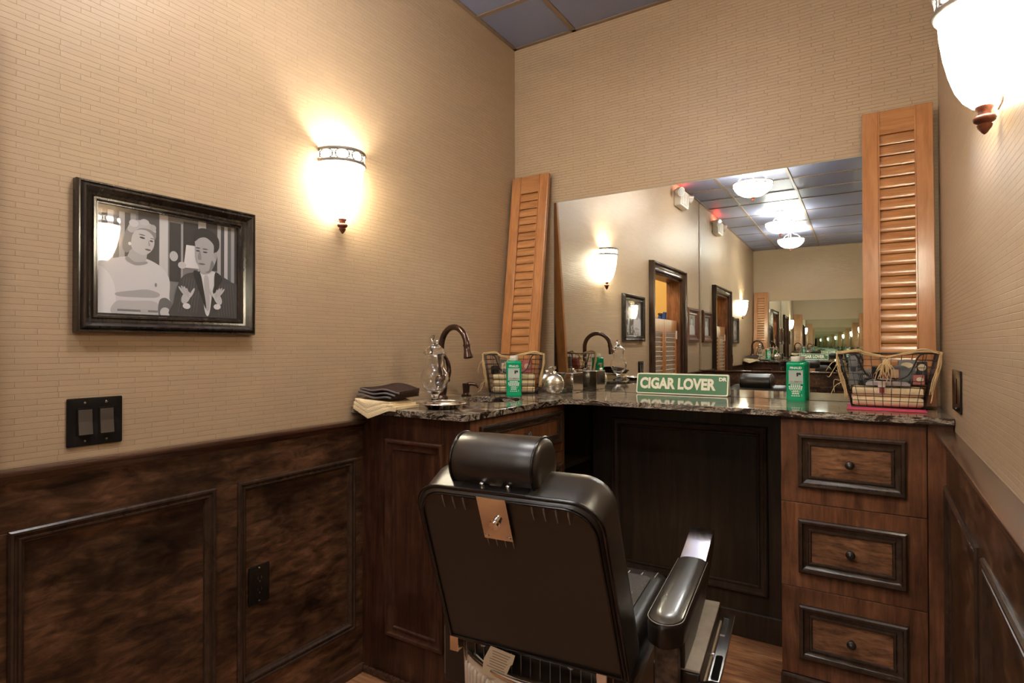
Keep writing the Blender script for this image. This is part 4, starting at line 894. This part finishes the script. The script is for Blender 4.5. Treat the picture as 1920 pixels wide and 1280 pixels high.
# wire baskets
def basket(label, fl_, fr_, depth, Hh, flare, z0, nx_, handle=True):
    FLp, FRp = Vector((*fl_, z0)), Vector((*fr_, z0)); ax = (FRp-FLp).normalized(); W = (FRp-FLp).length; ay = Vector((-ax.y, ax.x, 0))
    c = (FLp+FRp)/2+ay*depth/2; rz = math.atan2(ax.y, ax.x)
    t = thing('wire_basket', label, 'basket', c, rz, 'wire gift baskets on the counter')
    fx, fy0, fy1 = flare
    def P_(u, v, h):                         # u,v in -1..1 ; h 0..1
        return Vector((u*(W/2+fx*h), v*depth/2+(-fy0*h if v < 0 else fy1*h)*abs(v), Hh*h+0.002))
    def lip(u, h):                           # the front dips in the middle
        return h
    g = G(); r = 0.0011
    nh = 8
    dip = lambda u: 0.52 if abs(u) < 0.45 else (1.0 if abs(u) > 0.72 else 0.52+0.48*(abs(u)-0.45)/0.27)
    for k in range(nx_+1):
        u = -1+2*k/nx_
        g.tube([P_(u, -1, 0), P_(u, -1, dip(u))], r, 4); g.tube([P_(u, 1, 0), P_(u, 1, 1)], r, 4); g.tube([P_(u, -1, 0), P_(u, 1, 0)], r, 4)
    ns = max(3, int(nx_*depth/W))
    for k in range(1, ns):
        v = -1+2*k/ns
        for s_ in (-1, 1): g.tube([P_(s_, v, 0), P_(s_, v, 1)], r, 4)
        g.tube([P_(-1, v, 0), P_(1, v, 0)], r, 4)
    for k in range(nh):
        h = k/nh
        if h <= 0.52: g.tube([P_(-1, -1, h), P_(1, -1, h)], r, 4)
        else:
            ue = 0.45+0.27*(h-0.52)/0.48
            for s_ in (-1, 1): g.tube([P_(s_, -1, h), P_(s_*ue, -1, h)], r, 4)
        g.tube([P_(-1, 1, h), P_(1, 1, h)], r, 4)
        for s_ in (-1, 1): g.tube([P_(s_, -1, h), P_(s_, 1, h)], r, 4)
    o = g.build('wire_mesh', 'wire', t, smooth='all', local=True)
    pts = [P_(-1, -1, 1), P_(-0.72, -1, 1), P_(-0.62, -1, 0.94), P_(-0.56, -1, 0.78), P_(-0.45, -1, 0.6), P_(-0.2, -1, 0.515), P_(0, -1, 0.505), P_(0.2, -1, 0.515), P_(0.45, -1, 0.6), P_(0.56, -1, 0.78), P_(0.62, -1, 0.94), P_(0.72, -1, 1), P_(1, -1, 1)]
    front = spline(pts, 4)
    loop = front+[P_(1, 0, 1), P_(1, 1, 1), P_(0, 1, 1), P_(-1, 1, 1), P_(-1, 0, 1)]
    G().tube(loop, 0.0027, 6, closed=True).build('rim_wire', 'wire', t, smooth='all', local=True)
    G().tube([P_(-1, -1, 0), P_(1, -1, 0), P_(1, 1, 0), P_(-1, 1, 0)], 0.002, 6, closed=True).build('base_wire', 'wire', t, smooth='all', local=True)
    return t, WM[t.name], P_
def raffia(label, Mw, P_, knot, n_hang, side, rng):
    # a bundle of raffia strands tied along the rim with a knot in front
    t = label; wv = lambda a: Vector((rng.uniform(-a, a), rng.uniform(-a, a), rng.uniform(-a, a)))
    g = G(); K = P_(knot, -1, 0.93)+Vector((0, -0.008, 0))
    for k in range(11):
        pts = [P_(-1, -1, 1.02)+wv(0.005), P_(-0.6, -1, 1.05)+wv(0.006), P_((-1+knot)/2+0.1, -1, 1.0)+wv(0.005), K+wv(0.003)]
        g.tube([Mw @ p for p in spline([p+Vector((0, -0.006, 0)) for p in pts], 5)], rng.uniform(0.0010, 0.0019), 4)
        pts = [K+wv(0.003), P_((1+knot)/2-0.1, -1, 1.01)+wv(0.005), P_(0.7, -1, 1.06)+wv(0.006), P_(1, -1, 1.02)+wv(0.005)]
        g.tube([Mw @ p for p in spline([p+Vector((0, -0.006, 0)) for p in pts], 5)], rng.uniform(0.0010, 0.0019), 4)
    g.build('raffia_band', 'raffia', t, smooth='all')['kind'] = 'stuff'
    g = G()
    for k in range(n_hang):
        s_ = rng.uniform(-1, 1); L_ = rng.uniform(0.035, 0.085)
        pts = [K+wv(0.003), K+Vector((0.012*s_, -0.010, -0.02))+wv(0.003), K+Vector((0.026*s_, -0.012, -L_*0.6))+wv(0.006), K+Vector((0.034*s_, -0.010, -L_))+wv(0.008)]
        g.tube([Mw @ p for p in spline(pts, 5)], rng.uniform(0.0010, 0.0017), 4)
    g.build('raffia_tails', 'raffia', t, smooth='all')['kind'] = 'stuff'
    g = G()
    for s_ in side:
        for k in range(9):
            pts = [P_(s_, -1, 1.02)+wv(0.004), P_(s_*1.03, -1, 0.8)+wv(0.005), P_(s_*1.02, -1, 0.5)+wv(0.006), P_(s_*1.02, -1, 0.12+rng.uniform(0, 0.25))+wv(0.006)]
            g.tube([Mw @ (p+Vector((0.005*s_, -0.006, 0))) for p in spline(pts, 5)], rng.uniform(0.0010, 0.0018), 4)
    for k in range(4):
        h = rng.uniform(0.3, 0.9); q = P_(side[0], -1, h)+Vector((0, -0.006, 0))
        pts = [q, q+Vector((-0.018*abs(side[0]), -0.004, -0.004))+wv(0.005), q+Vector((-0.03, -0.008, -0.03*k*0.4))+wv(0.008), q+Vector((-0.040, -0.008, -0.045))+wv(0.010)]
        g.tube([Mw @ p for p in spline(pts, 5)], 0.0011, 4)
    g.build('raffia_side_strands', 'raffia', t, smooth='all')['kind'] = 'stuff'
    return t
def towel_block(label, Mw, x0, x1, y0, y1, z, n, h, group):
    t = thing('washcloth_stack', label, 'towel', Mw @ Vector(((x0+x1)/2, (y0+y1)/2, z)), 0, group)
    for k in range(n):
        rs = []
        e_ = 0.004*((k*7) % 3)
        for u in (0.0, 0.04, 0.5, 0.96, 1.0):
            xx = x0+(x1-x0)*u; q = 0.72 if u in (0.0, 1.0) else 1.0
            rs.append([Mw @ Vector((xx, yy, z+h*(k+0.5)+zz*q)) for yy, zz in rrect(y0+0.002-0.001*k*0, y1-e_, -h*0.49, h*0.49, h*0.4, 3)])
        G().loft(rs).build('folded_cloth', 'cream_towel', t, smooth=50)
    return t
def card(name, label, cat, Mw, c, size, rx, rz, mat, extra=None):
    t = thing(name, label, cat, Mw @ Vector(c))
    R3 = Mw.to_3x3() @ (Matrix.Rotation(rz, 3, 'Z') @ Matrix.Rotation(rx, 3, 'X'))
    c_ = Mw @ Vector(c); ax, ay, az = R3.col[0], R3.col[1], R3.col[2]
    hx_, hy_, hz_ = [s_/2 for s_ in size]
    G().obox(c_+az*hz_, ax, ay, az, hx_, hy_, hz_).build('box', mat, t, bevel=0.001)
    if extra:
        em, a, b_, c2, d2, round_ = extra
        pl = ell((a+b_)/2, (c2+d2)/2, (b_-a)/2, (d2-c2)/2, 16) if round_ else rc(a, b_, c2, d2)
        G().prism(pl, lambda u, v, d: c_+ax*(u*hx_*2)+az*(v*hz_*2)-ay*(hy_+d), 0.0, 0.0006).build('printed_label', em, t)
    return t
def tin(label, Mw, c, r, h, tilt, mat):
    t = thing('grooming_tin', label, 'tin', Mw @ Vector(c)); R3 = Mw.to_3x3() @ Matrix.Rotation(tilt, 3, 'X')
    G().lathe([(0, 0), (r, 0), (r, h*0.62), (r*1.03, h*0.64), (r*1.03, h), (0, h)], Mw @ Vector(c), 24, rot=R3).build('body', mat, t, smooth=40)
    return t
rng = random.Random(11)
# left basket
b1, M1, P1 = basket('wire basket with raffia bow in the left corner of the counter', (-1.505, 2.196), (-1.312, 2.306), 0.085, 0.178, (0.024, 0.014, 0.004), ZT, 9)
towel_block('stack of cream washcloths in the left wire basket', M1, -0.096, 0.098, -0.038, 0.034, 0.004, 3, 0.029, None)
card('grooming_box', 'grey boxed product leaning in the left wire basket', 'box', M1, (-0.045, -0.010, 0.094), (0.036, 0.016, 0.066), 0.15, 0.1, 'grey_plastic', ('white_paper', -0.35, 0.35, 0.35, 0.75, False))
card('grooming_box', 'red card box standing in the left wire basket', 'box', M1, (0.062, 0.012, 0.094), (0.042, 0.020, 0.062), -0.15, -0.2, 'red_card', ('tan_card', -0.3, 0.3, 0.3, 0.7, True))
tin('dark round tin tucked in the left wire basket', M1, (-0.088, 0.012, 0.093), 0.020, 0.03, 0.4, 'black_plastic')
raffia(b1, M1, P1, -0.15, 16, (-1, 1), rng)
# right basket
b2, M2, P2 = basket('wire basket with raffia bow at the right end of the counter', (-0.066, 2.345), (0.142, 2.345), 0.115, 0.185, (0.038, 0.020, 0.004), ZT+0.0045, 9)
towel_block('stack of cream washcloths in the right wire basket', M2, -0.102, 0.102, -0.052, 0.048, 0.004, 2, 0.034, None)
gs = thing('razor_pack', 'clear blister pack lying on the washcloths in the right wire basket', 'pack', M2 @ Vector((0.0, -0.012, 0.074)))
G().loft([[M2 @ Vector((x, y_, z)) for y_, z in [(-0.046, 0.0765), (-0.046, 0.084+hh*0.4), (-0.030, 0.084+hh), (0.0, 0.084+hh), (0.012, 0.0765)]] for x, hh in ((-0.062, 0.0), (-0.050, 0.012), (-0.015, 0.016), (0.030, 0.012), (0.058, 0.004), (0.066, 0.0))]).build('blister', 'cellophane', gs, smooth=40)
G().prism(rc(-0.026, -0.004, 0.052, 0.098), lambda u, v, d: M2 @ Vector((u, -0.0525-d, v)), 0.0, 0.0008).build('price_tag', 'white_paper', gs)
G().prism(rc(-0.022, -0.007, 0.052, 0.070), lambda u, v, d: M2 @ Vector((u, -0.0534-d, v)), 0.0, 0.0004).build('red_square', 'red_card', gs)
card('comb_pack', 'grey comb pack standing at the left end of the right basket', 'comb', M2, (-0.100, -0.005, 0.074), (0.028, 0.008, 0.105), -0.1, 0.1, 'grey_plastic', ('dark_ink', -0.3, 0.3, 0.45, 0.6, False))
cb = thing('hair_comb', 'grey fine-toothed comb tilted in the right wire basket', 'comb', M2 @ Vector((-0.060, -0.02, 0.075)))
ca = M2.to_3x3() @ Vector((0.94, 0, 0.22)).normalized(); cu_ = M2.to_3x3() @ Vector((-0.22, 0, 0.94)).normalized(); cn = M2.to_3x3() @ Vector((0, 1, 0))
c0 = M2 @ Vector((-0.066, -0.032, 0.112))
G().obox(c0+cu_*0.012, ca, cu_, cn, 0.022, 0.0045, 0.0015).build('spine', 'grey_plastic', cb)
g = G()
for k in range(9): g.obox(c0+ca*(-0.020+0.005*k)-cu_*0.003, ca, cu_, cn, 0.0013, 0.012, 0.001)
o = g.build('teeth', 'grey_plastic', cb)
card('grooming_box', 'black product box with oval label in the right wire basket', 'box', M2, (-0.062, -0.020, 0.074), (0.040, 0.016, 0.044), -0.05, 0.05, 'black_plastic', ('gold_label', -0.25, 0.3, 0.62, 0.86, True))
card('grooming_box', 'red product card behind the blister pack in the right wire basket', 'box', M2, (-0.020, 0.014, 0.074), (0.040, 0.012, 0.046), -0.1, 0, 'red_card', ('white_paper', -0.2, 0.3, 0.5, 0.75, True))
tin('black round jar with dark lid in the middle of the right basket', M2, (-0.024, 0.030, 0.074), 0.020, 0.066, 0.1, 'black_plastic')
card('grooming_box', 'orange-red box right of the raffia knot in the right wire basket', 'box', M2, (0.024, -0.012, 0.100), (0.026, 0.010, 0.034), -0.05, 0, 'red_card', ('tan_card', -0.42, 0.42, 0.1, 0.92, False))
tin('large black round tin standing on edge in the right wire basket', M2, (0.038, 0.022, 0.105), 0.036, 0.022, 1.35, 'black_plastic')
card('grooming_box', 'black striped soap box with oval label in the right wire basket', 'box', M2, (0.060, 0.034, 0.080), (0.050, 0.014, 0.082), -0.05, 0.1, 'grey_plastic', ('gold_label', -0.35, 0.35, 0.68, 0.92, True))
card('grooming_box', 'narrow black box with oval label at the right side of the basket', 'box', M2, (0.103, 0.026, 0.080), (0.030, 0.012, 0.078), -0.05, -0.1, 'black_plastic', ('gold_label', -0.4, 0.4, 0.6, 0.9, True))
card('grooming_box', 'dark red box with oval label low at the right of the basket', 'box', M2, (0.092, -0.004, 0.080), (0.034, 0.012, 0.034), -0.15, -0.1, 'red_card', ('gold_label', -0.2, 0.4, 0.3, 0.75, True))
raffia(b2, M2, P2, 0.0, 26, (-1, 1), rng)

# ================================================================== BARBER CHAIR
CA = 0.1042
CO = (-0.674, 1.3616, FZ)
ch = thing('barber_chair', 'black leather barber chair with round headrest, seen from behind', 'chair', CO, CA)
H = lambda z: z-FZ                           # heights below are above the z = 0 datum
V = Vector
# backrest: rear face leans back; local x right, y forward
rb, rt = V((0, -0.25, H(0.458))), V((0, -0.409, H(0.854)))
upv = (rt-rb).normalized(); LB = (rt-rb).length; fw = V((0, upv.z, -upv.y))       # fw points forward and a little up
def outline(k, s_=0.0, n=7):                 # outline of the back at inset s_: (u, v)
    wb_, wt_ = 0.2165-s_, 0.206-s_; r = 0.060
    pts = [(-wb_, 0.0+s_), (wb_, 0.0+s_)]
    for cx, sg in ((wt_-r, 1), (-(wt_-r), -1)):
        for j in range(n+1):
            a = (PI/2)*j/n if sg == 1 else PI/2+(PI/2)*j/n
            pts.append((cx+r*math.cos(a), LB-s_-r+r*math.sin(a)))
    return pts
def BP(u, v, d): return rb+V((1, 0, 0))*u+upv*v+fw*d
rings = []
for d, s_ in ((0.0, 0.014), (-0.004, 0.006), (0.002, 0.0), (0.012, -0.001), (0.080, -0.004), (0.100, 0.0), (0.114, 0.012), (0.120, 0.04)):
    rings.append([BP(u, v, d) for u, v in outline(0, s_)])
bk = G().loft(rings).build('backrest', 'leather', ch, smooth=50, local=True)
G().tube([BP(u, v, 0.004) for u, v in outline(0, -0.0015, 10)], 0.0045, 8, closed=True).build('piping', 'piping', bk, smooth='all', local=True)
pts = [BP(u, v, -0.0045) for u, v in outline(0, 0.010, 10)]
G().tube(pts, 0.0026, 6, closed=True).build('piping', 'piping', bk, smooth='all', local=True)
for u in (-0.135, -0.110, -0.085, 0.070, 0.095, 0.12, 0.145):                    # short tuck seams under the top edge, pale to paint in their highlights
    G().tube(spline([BP(u, LB-0.012, -0.0042), BP(u, LB-0.026, -0.0052), BP(u, LB-0.045, -0.0036)], 4), [0.0018]*5+[0.0013]*3+[0.0004], 5).build('seam', 'pale_highlight', bk, smooth='all', local=True)
for u in (-0.046, -0.026, -0.006, 0.012):
    G().tube([BP(u, LB-0.108, -0.0042), BP(u, LB-0.125, -0.0036)], [0.0014, 0.0004], 5).build('seam', 'pale_highlight', bk, smooth='all', local=True)
# chrome headrest bracket on the rear face
XH = -0.018
br = G().prism([(XH-0.033, LB-0.105), (XH+0.033, LB-0.105), (XH+0.033, LB-0.004), (XH-0.033, LB-0.004)], BP, -0.0046, -0.0075).build('headrest_bracket', 'chrome', ch, bevel=0.0008, local=True)
rotb = (-fw).to_track_quat('Z', 'Y').to_matrix()
G().lathe([(0.0, 0), (0.011, 0), (0.011, 0.004), (0.008, 0.005), (0.008, 0.007), (0.0095, 0.008), (0.0095, 0.012), (0.0, 0.0135)], BP(XH+0.002, LB-0.062, -0.0075), 18, rot=rotb).build('release_knob', 'chrome', br, smooth=40, local=True)
for u in (XH-0.025, XH+0.025): G().lathe([(0.0, 0), (0.0048, 0), (0.004, 0.002), (0.0, 0.0028)], BP(u, LB-0.097, -0.0075), 12, rot=rotb).build('screw', 'chrome', br, smooth=40, local=True)
G().prism([(XH-0.075, 0.0), (XH+0.075, 0.0), (XH+0.075, 0.075), (XH-0.075, 0.075)], lambda u, d, z: BP(u, LB+0.0015, d)+upv*z, 0.0, 0.004).build('top_plate', 'black_gloss', ch, bevel=0.001, local=True)
for u in (XH-0.03, XH+0.03): G().lathe([(0.0, 0.0), (0.0055, 0.0), (0.0055, 0.006), (0.0, 0.008)], BP(u, LB+0.0055, 0.02), 12, rot=upv.to_track_quat('Z', 'Y').to_matrix()).build('bolt', 'chrome', ch, smooth=40, local=True)
HC = V((XH-0.008, -0.338, H(0.905)))               # headrest roll
G().obox((BP(XH, LB, 0.018)+HC)/2, (1, 0, 0), (HC-BP(XH, LB, 0.018)).cross(V((1, 0, 0))), HC-BP(XH, LB, 0.018), 0.014, 0.004, (HC-BP(XH, LB, 0.018)).length/2+0.004).build('headrest_post', 'chrome', ch, bevel=0.001, local=True)
n = 28; hr = []
for x, r in ((-0.106, 0.036), (-0.105, 0.050), (-0.100, 0.0575), (-0.092, 0.0605), (-0.05, 0.0615), (0.05, 0.0615), (0.087, 0.0605), (0.095, 0.0575), (0.100, 0.050), (0.101, 0.036)):
    hr.append([HC+V((x, r*math.cos(2*PI*k/n), r*math.sin(2*PI*k/n)*0.97)) for k in range(n)])
hd = G().loft(hr).build('headrest', 'leather', ch, smooth=60, local=True)
for x in (-0.096, 0.091):
    G().tube([HC+V((x, 0.0605*math.cos(2*PI*k/36), 0.0588*math.sin(2*PI*k/36))) for k in range(36)], 0.0030, 6, closed=True).build('piping', 'piping', hd, smooth='all', local=True)
# seat
ZS = H(0.50)
rings = []
for z, s_ in ((ZS-0.115, 0.014), (ZS-0.105, 0.004), (ZS-0.06, 0.0), (ZS-0.02, 0.002), (ZS-0.004, 0.012), (ZS, 0.03)):
    rings.append([V((u, v, z)) for u, v in rrect(-0.212+s_, 0.212-s_, -0.232+s_, 0.27-s_, 0.045, 5)])
st = G().loft(rings).build('seat', 'leather', ch, smooth=50, local=True)
G().prism(rrect(-0.165, 0.165, -0.13, 0.20, 0.02), lambda u, v, d: V((u, v, d)), ZS+0.0002, ZS+0.004).build('seat_insert', 'seat_fabric', st, local=True)
for k in range(16):
    x = -0.18+0.024*k
    G().tube(spline([(x, -0.226, ZS-0.012), (x, -0.2335, ZS-0.03), (x, -0.2335, ZS-0.10)], 4), 0.0014, 5).build('seam', 'pale_highlight', st, smooth='all', local=True)
for k in range(10):
    x = -0.17+0.038*k; G().tube([(x, 0.205, ZS+0.001), (x, 0.252, ZS-0.003)], 0.0016, 5).build('seam', 'stitch', st, smooth='all', local=True)
# cream enamel ribbed skirt curving round the seat base
def skirt_pt(a, z, out=0.0):
    return V((0.29*math.sin(a)*(1+out), -0.29*math.cos(a)*(1+out), z))
def rim_z(a): return H(0.425)-0.008*max(0.0, math.cos(a))**2
n = 48; g = G(); A0 = 0.80; rr = []
for k in range(n+1):
    a = -A0+2*A0*k/n
    rr.append([skirt_pt(a, rim_z(a)), skirt_pt(a, rim_z(a)-0.13, -0.02), skirt_pt(a, H(0.22), -0.10), skirt_pt(a, H(0.22), -0.14), skirt_pt(a, rim_z(a)-0.13, -0.06), skirt_pt(a, rim_z(a), -0.045)])
g.loft(rr)
sk_ = g.build('base_skirt', 'cream_enamel', ch, smooth=50, local=True)
for k in range(26):
    a = -A0+0.12+(2*A0-0.24)*k/25
    G().tube(spline([skirt_pt(a, rim_z(a)-0.022, 0.004), skirt_pt(a, rim_z(a)-0.06, 0.002), skirt_pt(a, rim_z(a)-0.12, -0.012), skirt_pt(a, H(0.24), -0.09)], 4), [0.003]+[0.0062]*11+[0.004], 6).build('rib', 'cream_enamel', sk_, smooth='all', local=True)
G().tube([skirt_pt(-A0+2*A0*k/40, rim_z(-A0+2*A0*k/40), -0.004) for k in range(41)], 0.0055, 8).build('skirt_rim', 'chrome_soft', sk_, smooth='all', local=True)
# hinge brackets, bolts and the paper tag under the back
for x, m_ in ((-0.205, 'chrome'), (0.16, 'chrome')): G().box(x-0.012, x+0.012, -0.252, -0.225, H(0.425), H(0.462)).build('hinge_bracket', m_, ch, bevel=0.002, local=True)
for x in (-0.135, 0.085): G().lathe([(0, 0), (0.009, 0), (0.009, 0.004), (0.006, 0.007), (0, 0.008)], (x, -0.2335, H(0.452)), 14, rot=V((0, -1, -0.2)).to_track_quat('Z', 'Y').to_matrix()).build('bolt', 'chrome_soft', ch, smooth=40, local=True)
tg = V((-0.068, -0.262, H(0.462)))
tx, ty = V((0.86, 0.10, -0.18)).normalized(), V((-0.28, -0.32, -0.9)).normalized(); tn = tx.cross(ty)
g = G().prism([(-0.030, 0.0), (0.030, 0.0), (0.032, 0.020), (0.029, 0.022), (0.028, 0.045), (0.022, 0.060), (-0.026, 0.060), (-0.034, 0.030)], lambda u, v, d: tg+tx*u+ty*v+tn*d, 0.0, 0.0006)
pt = g.build('paper_tag', 'tag_paper', ch, local=True)
g = G()
for k in range(7):
    w_ = 0.022-0.002*(k % 3)
    for sgn in (1, -1): g.add([tg+tx*a+ty*b_+tn*(0.0003+sgn*0.0007) for a, b_ in ((-w_, 0.007+0.0055*k), (w_, 0.007+0.0055*k), (w_, 0.0085+0.0055*k), (-w_, 0.0085+0.0055*k))], [(0, 1, 2, 3)])
g.build('print_lines', 'brown_ink', pt, local=True)
# arms
def arm(s_):
    xa, xb = 0.232*s_, 0.310*s_
    x0, x1 = min(xa, xb), max(xa, xb); xm = (x0+x1)/2; zt = H(0.555)
    def ol(y_f, r, ins=0.0):                 # rounded rear end, square front
        w_ = (x1-x0)/2-ins
        p_ = [(xm+w_, y_f), (xm-w_, y_f)]
        for k in range(11): a = PI+PI*k/10; p_.append((xm+w_*math.cos(a), -0.178+ins+r+r*math.sin(a)))
        return p_
    rg = []
    for z, ins in ((zt-0.055, 0.006), (zt-0.050, 0.0), (zt-0.012, -0.001), (zt-0.003, 0.001), (zt+0.004, 0.010), (zt+0.0075, 0.024), (zt+0.008, 0.034)):
        rg.append([V((u, v, z)) for u, v in ol(0.235, 0.045, ins)])
    ar = G().loft(rg).build('arm_pad', 'leather', ch, smooth=50, local=True)
    top = [[V((u, v, zt-0.002+dz)) for u, v in ol(0.234, 0.045, ins)] for ins, dz in ((0.0035, 0.0035), (0.012, 0.0085), (0.024, 0.0110), (0.034, 0.0115))]
    G().loft(top).build('pad_top', 'leather_pale', ar, smooth=50, local=True)
    pts = [V((u, v, zt)) for u, v in ol(0.235, 0.045, 0.0)]
    G().tube(pts[1:]+[pts[0]], 0.0012, 6).build('piping', 'pale_highlight', ar, smooth='all', local=True)  # pale colour stands in for the thin highlight along the piping
    # front of the arm: chrome plate over a dark tapering body
    w0, w1 = (x1-x0)/2, (x1-x0)/2-0.004
    G().prism([(xm-w1, 0.236), (xm+w1, 0.236), (xm+w1-0.001, 0.425), (xm-w1+0.001, 0.425)], lambda u, v, d: V((u, v, d+(v-0.236)*0.19)), zt-0.004, zt+0.002).build('ash_plate', 'chrome', ar, bevel=0.001, local=True)
    G().loft([[V((x, y_, z)) for y_, z in ((-0.10, zt-0.05), (0.236, zt-0.055), (0.236, zt-0.006), (0.425, zt+0.030), (0.425, zt-0.010), (0.24, zt-0.10), (0.05, zt-0.125), (-0.10, zt-0.125))] for x in (x0+0.005, x1-0.005)]).build('arm_body', 'leather', ar, bevel=0.003, local=True)
    # rear post with mottled metal face
    yp = -0.135 if s_ > 0 else 0.06
    G().box(xm-0.026, xm+0.026, yp, yp+0.03, H(0.26), zt-0.052).build('arm_post', 'mottled_metal', ch, bevel=0.003, local=True)
    # seat side: chrome-edged panel in cream enamel
    xs = 0.232*s_; xe = 0.336*s_; a_, b2_ = min(xs, xe), max(xs, xe)
    G().loft([[V((x, y_, z)) for y_, z in ((-0.09, H(0.42)), (0.30, H(0.425)), (0.30, H(0.36)), (0.12, H(0.24)), (-0.09, H(0.24)))] for x in (a_, b2_)]).build('side_panel', 'leather', ch, bevel=0.004, local=True)
    G().prism([(a_+0.001, -0.088), (b2_-0.001, -0.088), (b2_-0.001, 0.298), (a_+0.001, 0.298)], lambda u, v, d: V((u, v, d)), H(0.4202), H(0.4275)).build('side_trim', 'chrome_sheen', ch, bevel=0.002, local=True)  # chrome trim, its bright reflection painted as a pale colour
    xo = xe
    G().prism([(-0.08, H(0.25)), (0.12, H(0.25)), (0.28, H(0.365)), (0.28, H(0.385)), (-0.08, H(0.385))], lambda u, v, d: V((xo+s_*d, u, v)), 0.0002, 0.006).build('enamel_panel', 'cream_enamel', ch, bevel=0.002, local=True)
arm(1); arm(-1)
# side lever on the right
lv = G().prism([(0.348, -0.20)]+[(0.348+0.0, 0.0)]+[(0.362+0.014*math.cos(PI-PI*k/8), 0.285+0.014*math.sin(PI-PI*k/8)) for k in range(9)]+[(0.376, 0.0), (0.372, -0.20)], lambda u, v, d: V((u, v, d)), H(0.392), H(0.400)).build('recline_lever', 'chrome_soft', ch, bevel=0.002, local=True)
for k in range(12): G().box(0.349, 0.362, 0.16+0.009*k, 0.163+0.009*k, H(0.400), H(0.4025)).build('tooth', 'chrome', lv, local=True)
G().prism(rrect(0.354, 0.370, -0.06, 0.05, 0.006), lambda u, v, d: V((u, v, d)), H(0.4002), H(0.4022)).build('slot_plate', 'black_gloss', lv, local=True)
G().tube([(0.335, -0.10, H(0.396)), (0.362, -0.10, H(0.405)), (0.39, -0.10, H(0.405))], 0.013, 14).build('lever_knob', 'black_gloss', lv, smooth=40, local=True)
G().tube([(0.337, 0.08, H(0.382)), (0.362, 0.08, H(0.382)), (0.362, 0.08, H(0.393))], 0.007, 12).build('lever_pivot', 'chrome', ch, smooth=40, local=True)
# pedestal, base and footrest
G().lathe([(0.0, 0.0), (0.265, 0.0), (0.268, 0.012), (0.24, 0.030), (0.12, 0.055), (0.085, 0.08), (0.075, 0.13), (0.07, 0.255), (0.0, 0.255)], (0, -0.0, 0.0002), 36).build('pedestal', 'chrome_soft', ch, smooth=40, local=True)
G().box(-0.19, 0.19, -0.20, 0.22, 0.25, ZS-0.1155).build('seat_frame', 'cream_enamel', ch, bevel=0.01, local=True)
for s_ in (-1, 1): G().tube(spline([(0.16*s_, 0.22, 0.33), (0.16*s_, 0.36, 0.22), (0.155*s_, 0.50, 0.12)], 5), 0.012, 8).build('footrest_arm', 'chrome_soft', ch, smooth='all', local=True)
G().obox((0, 0.515, 0.125), (1, 0, 0), (0, 0.8, 0.6), (0, -0.6, 0.8), 0.18, 0.07, 0.008).build('footrest', 'chrome_soft', ch, bevel=0.004, local=True)
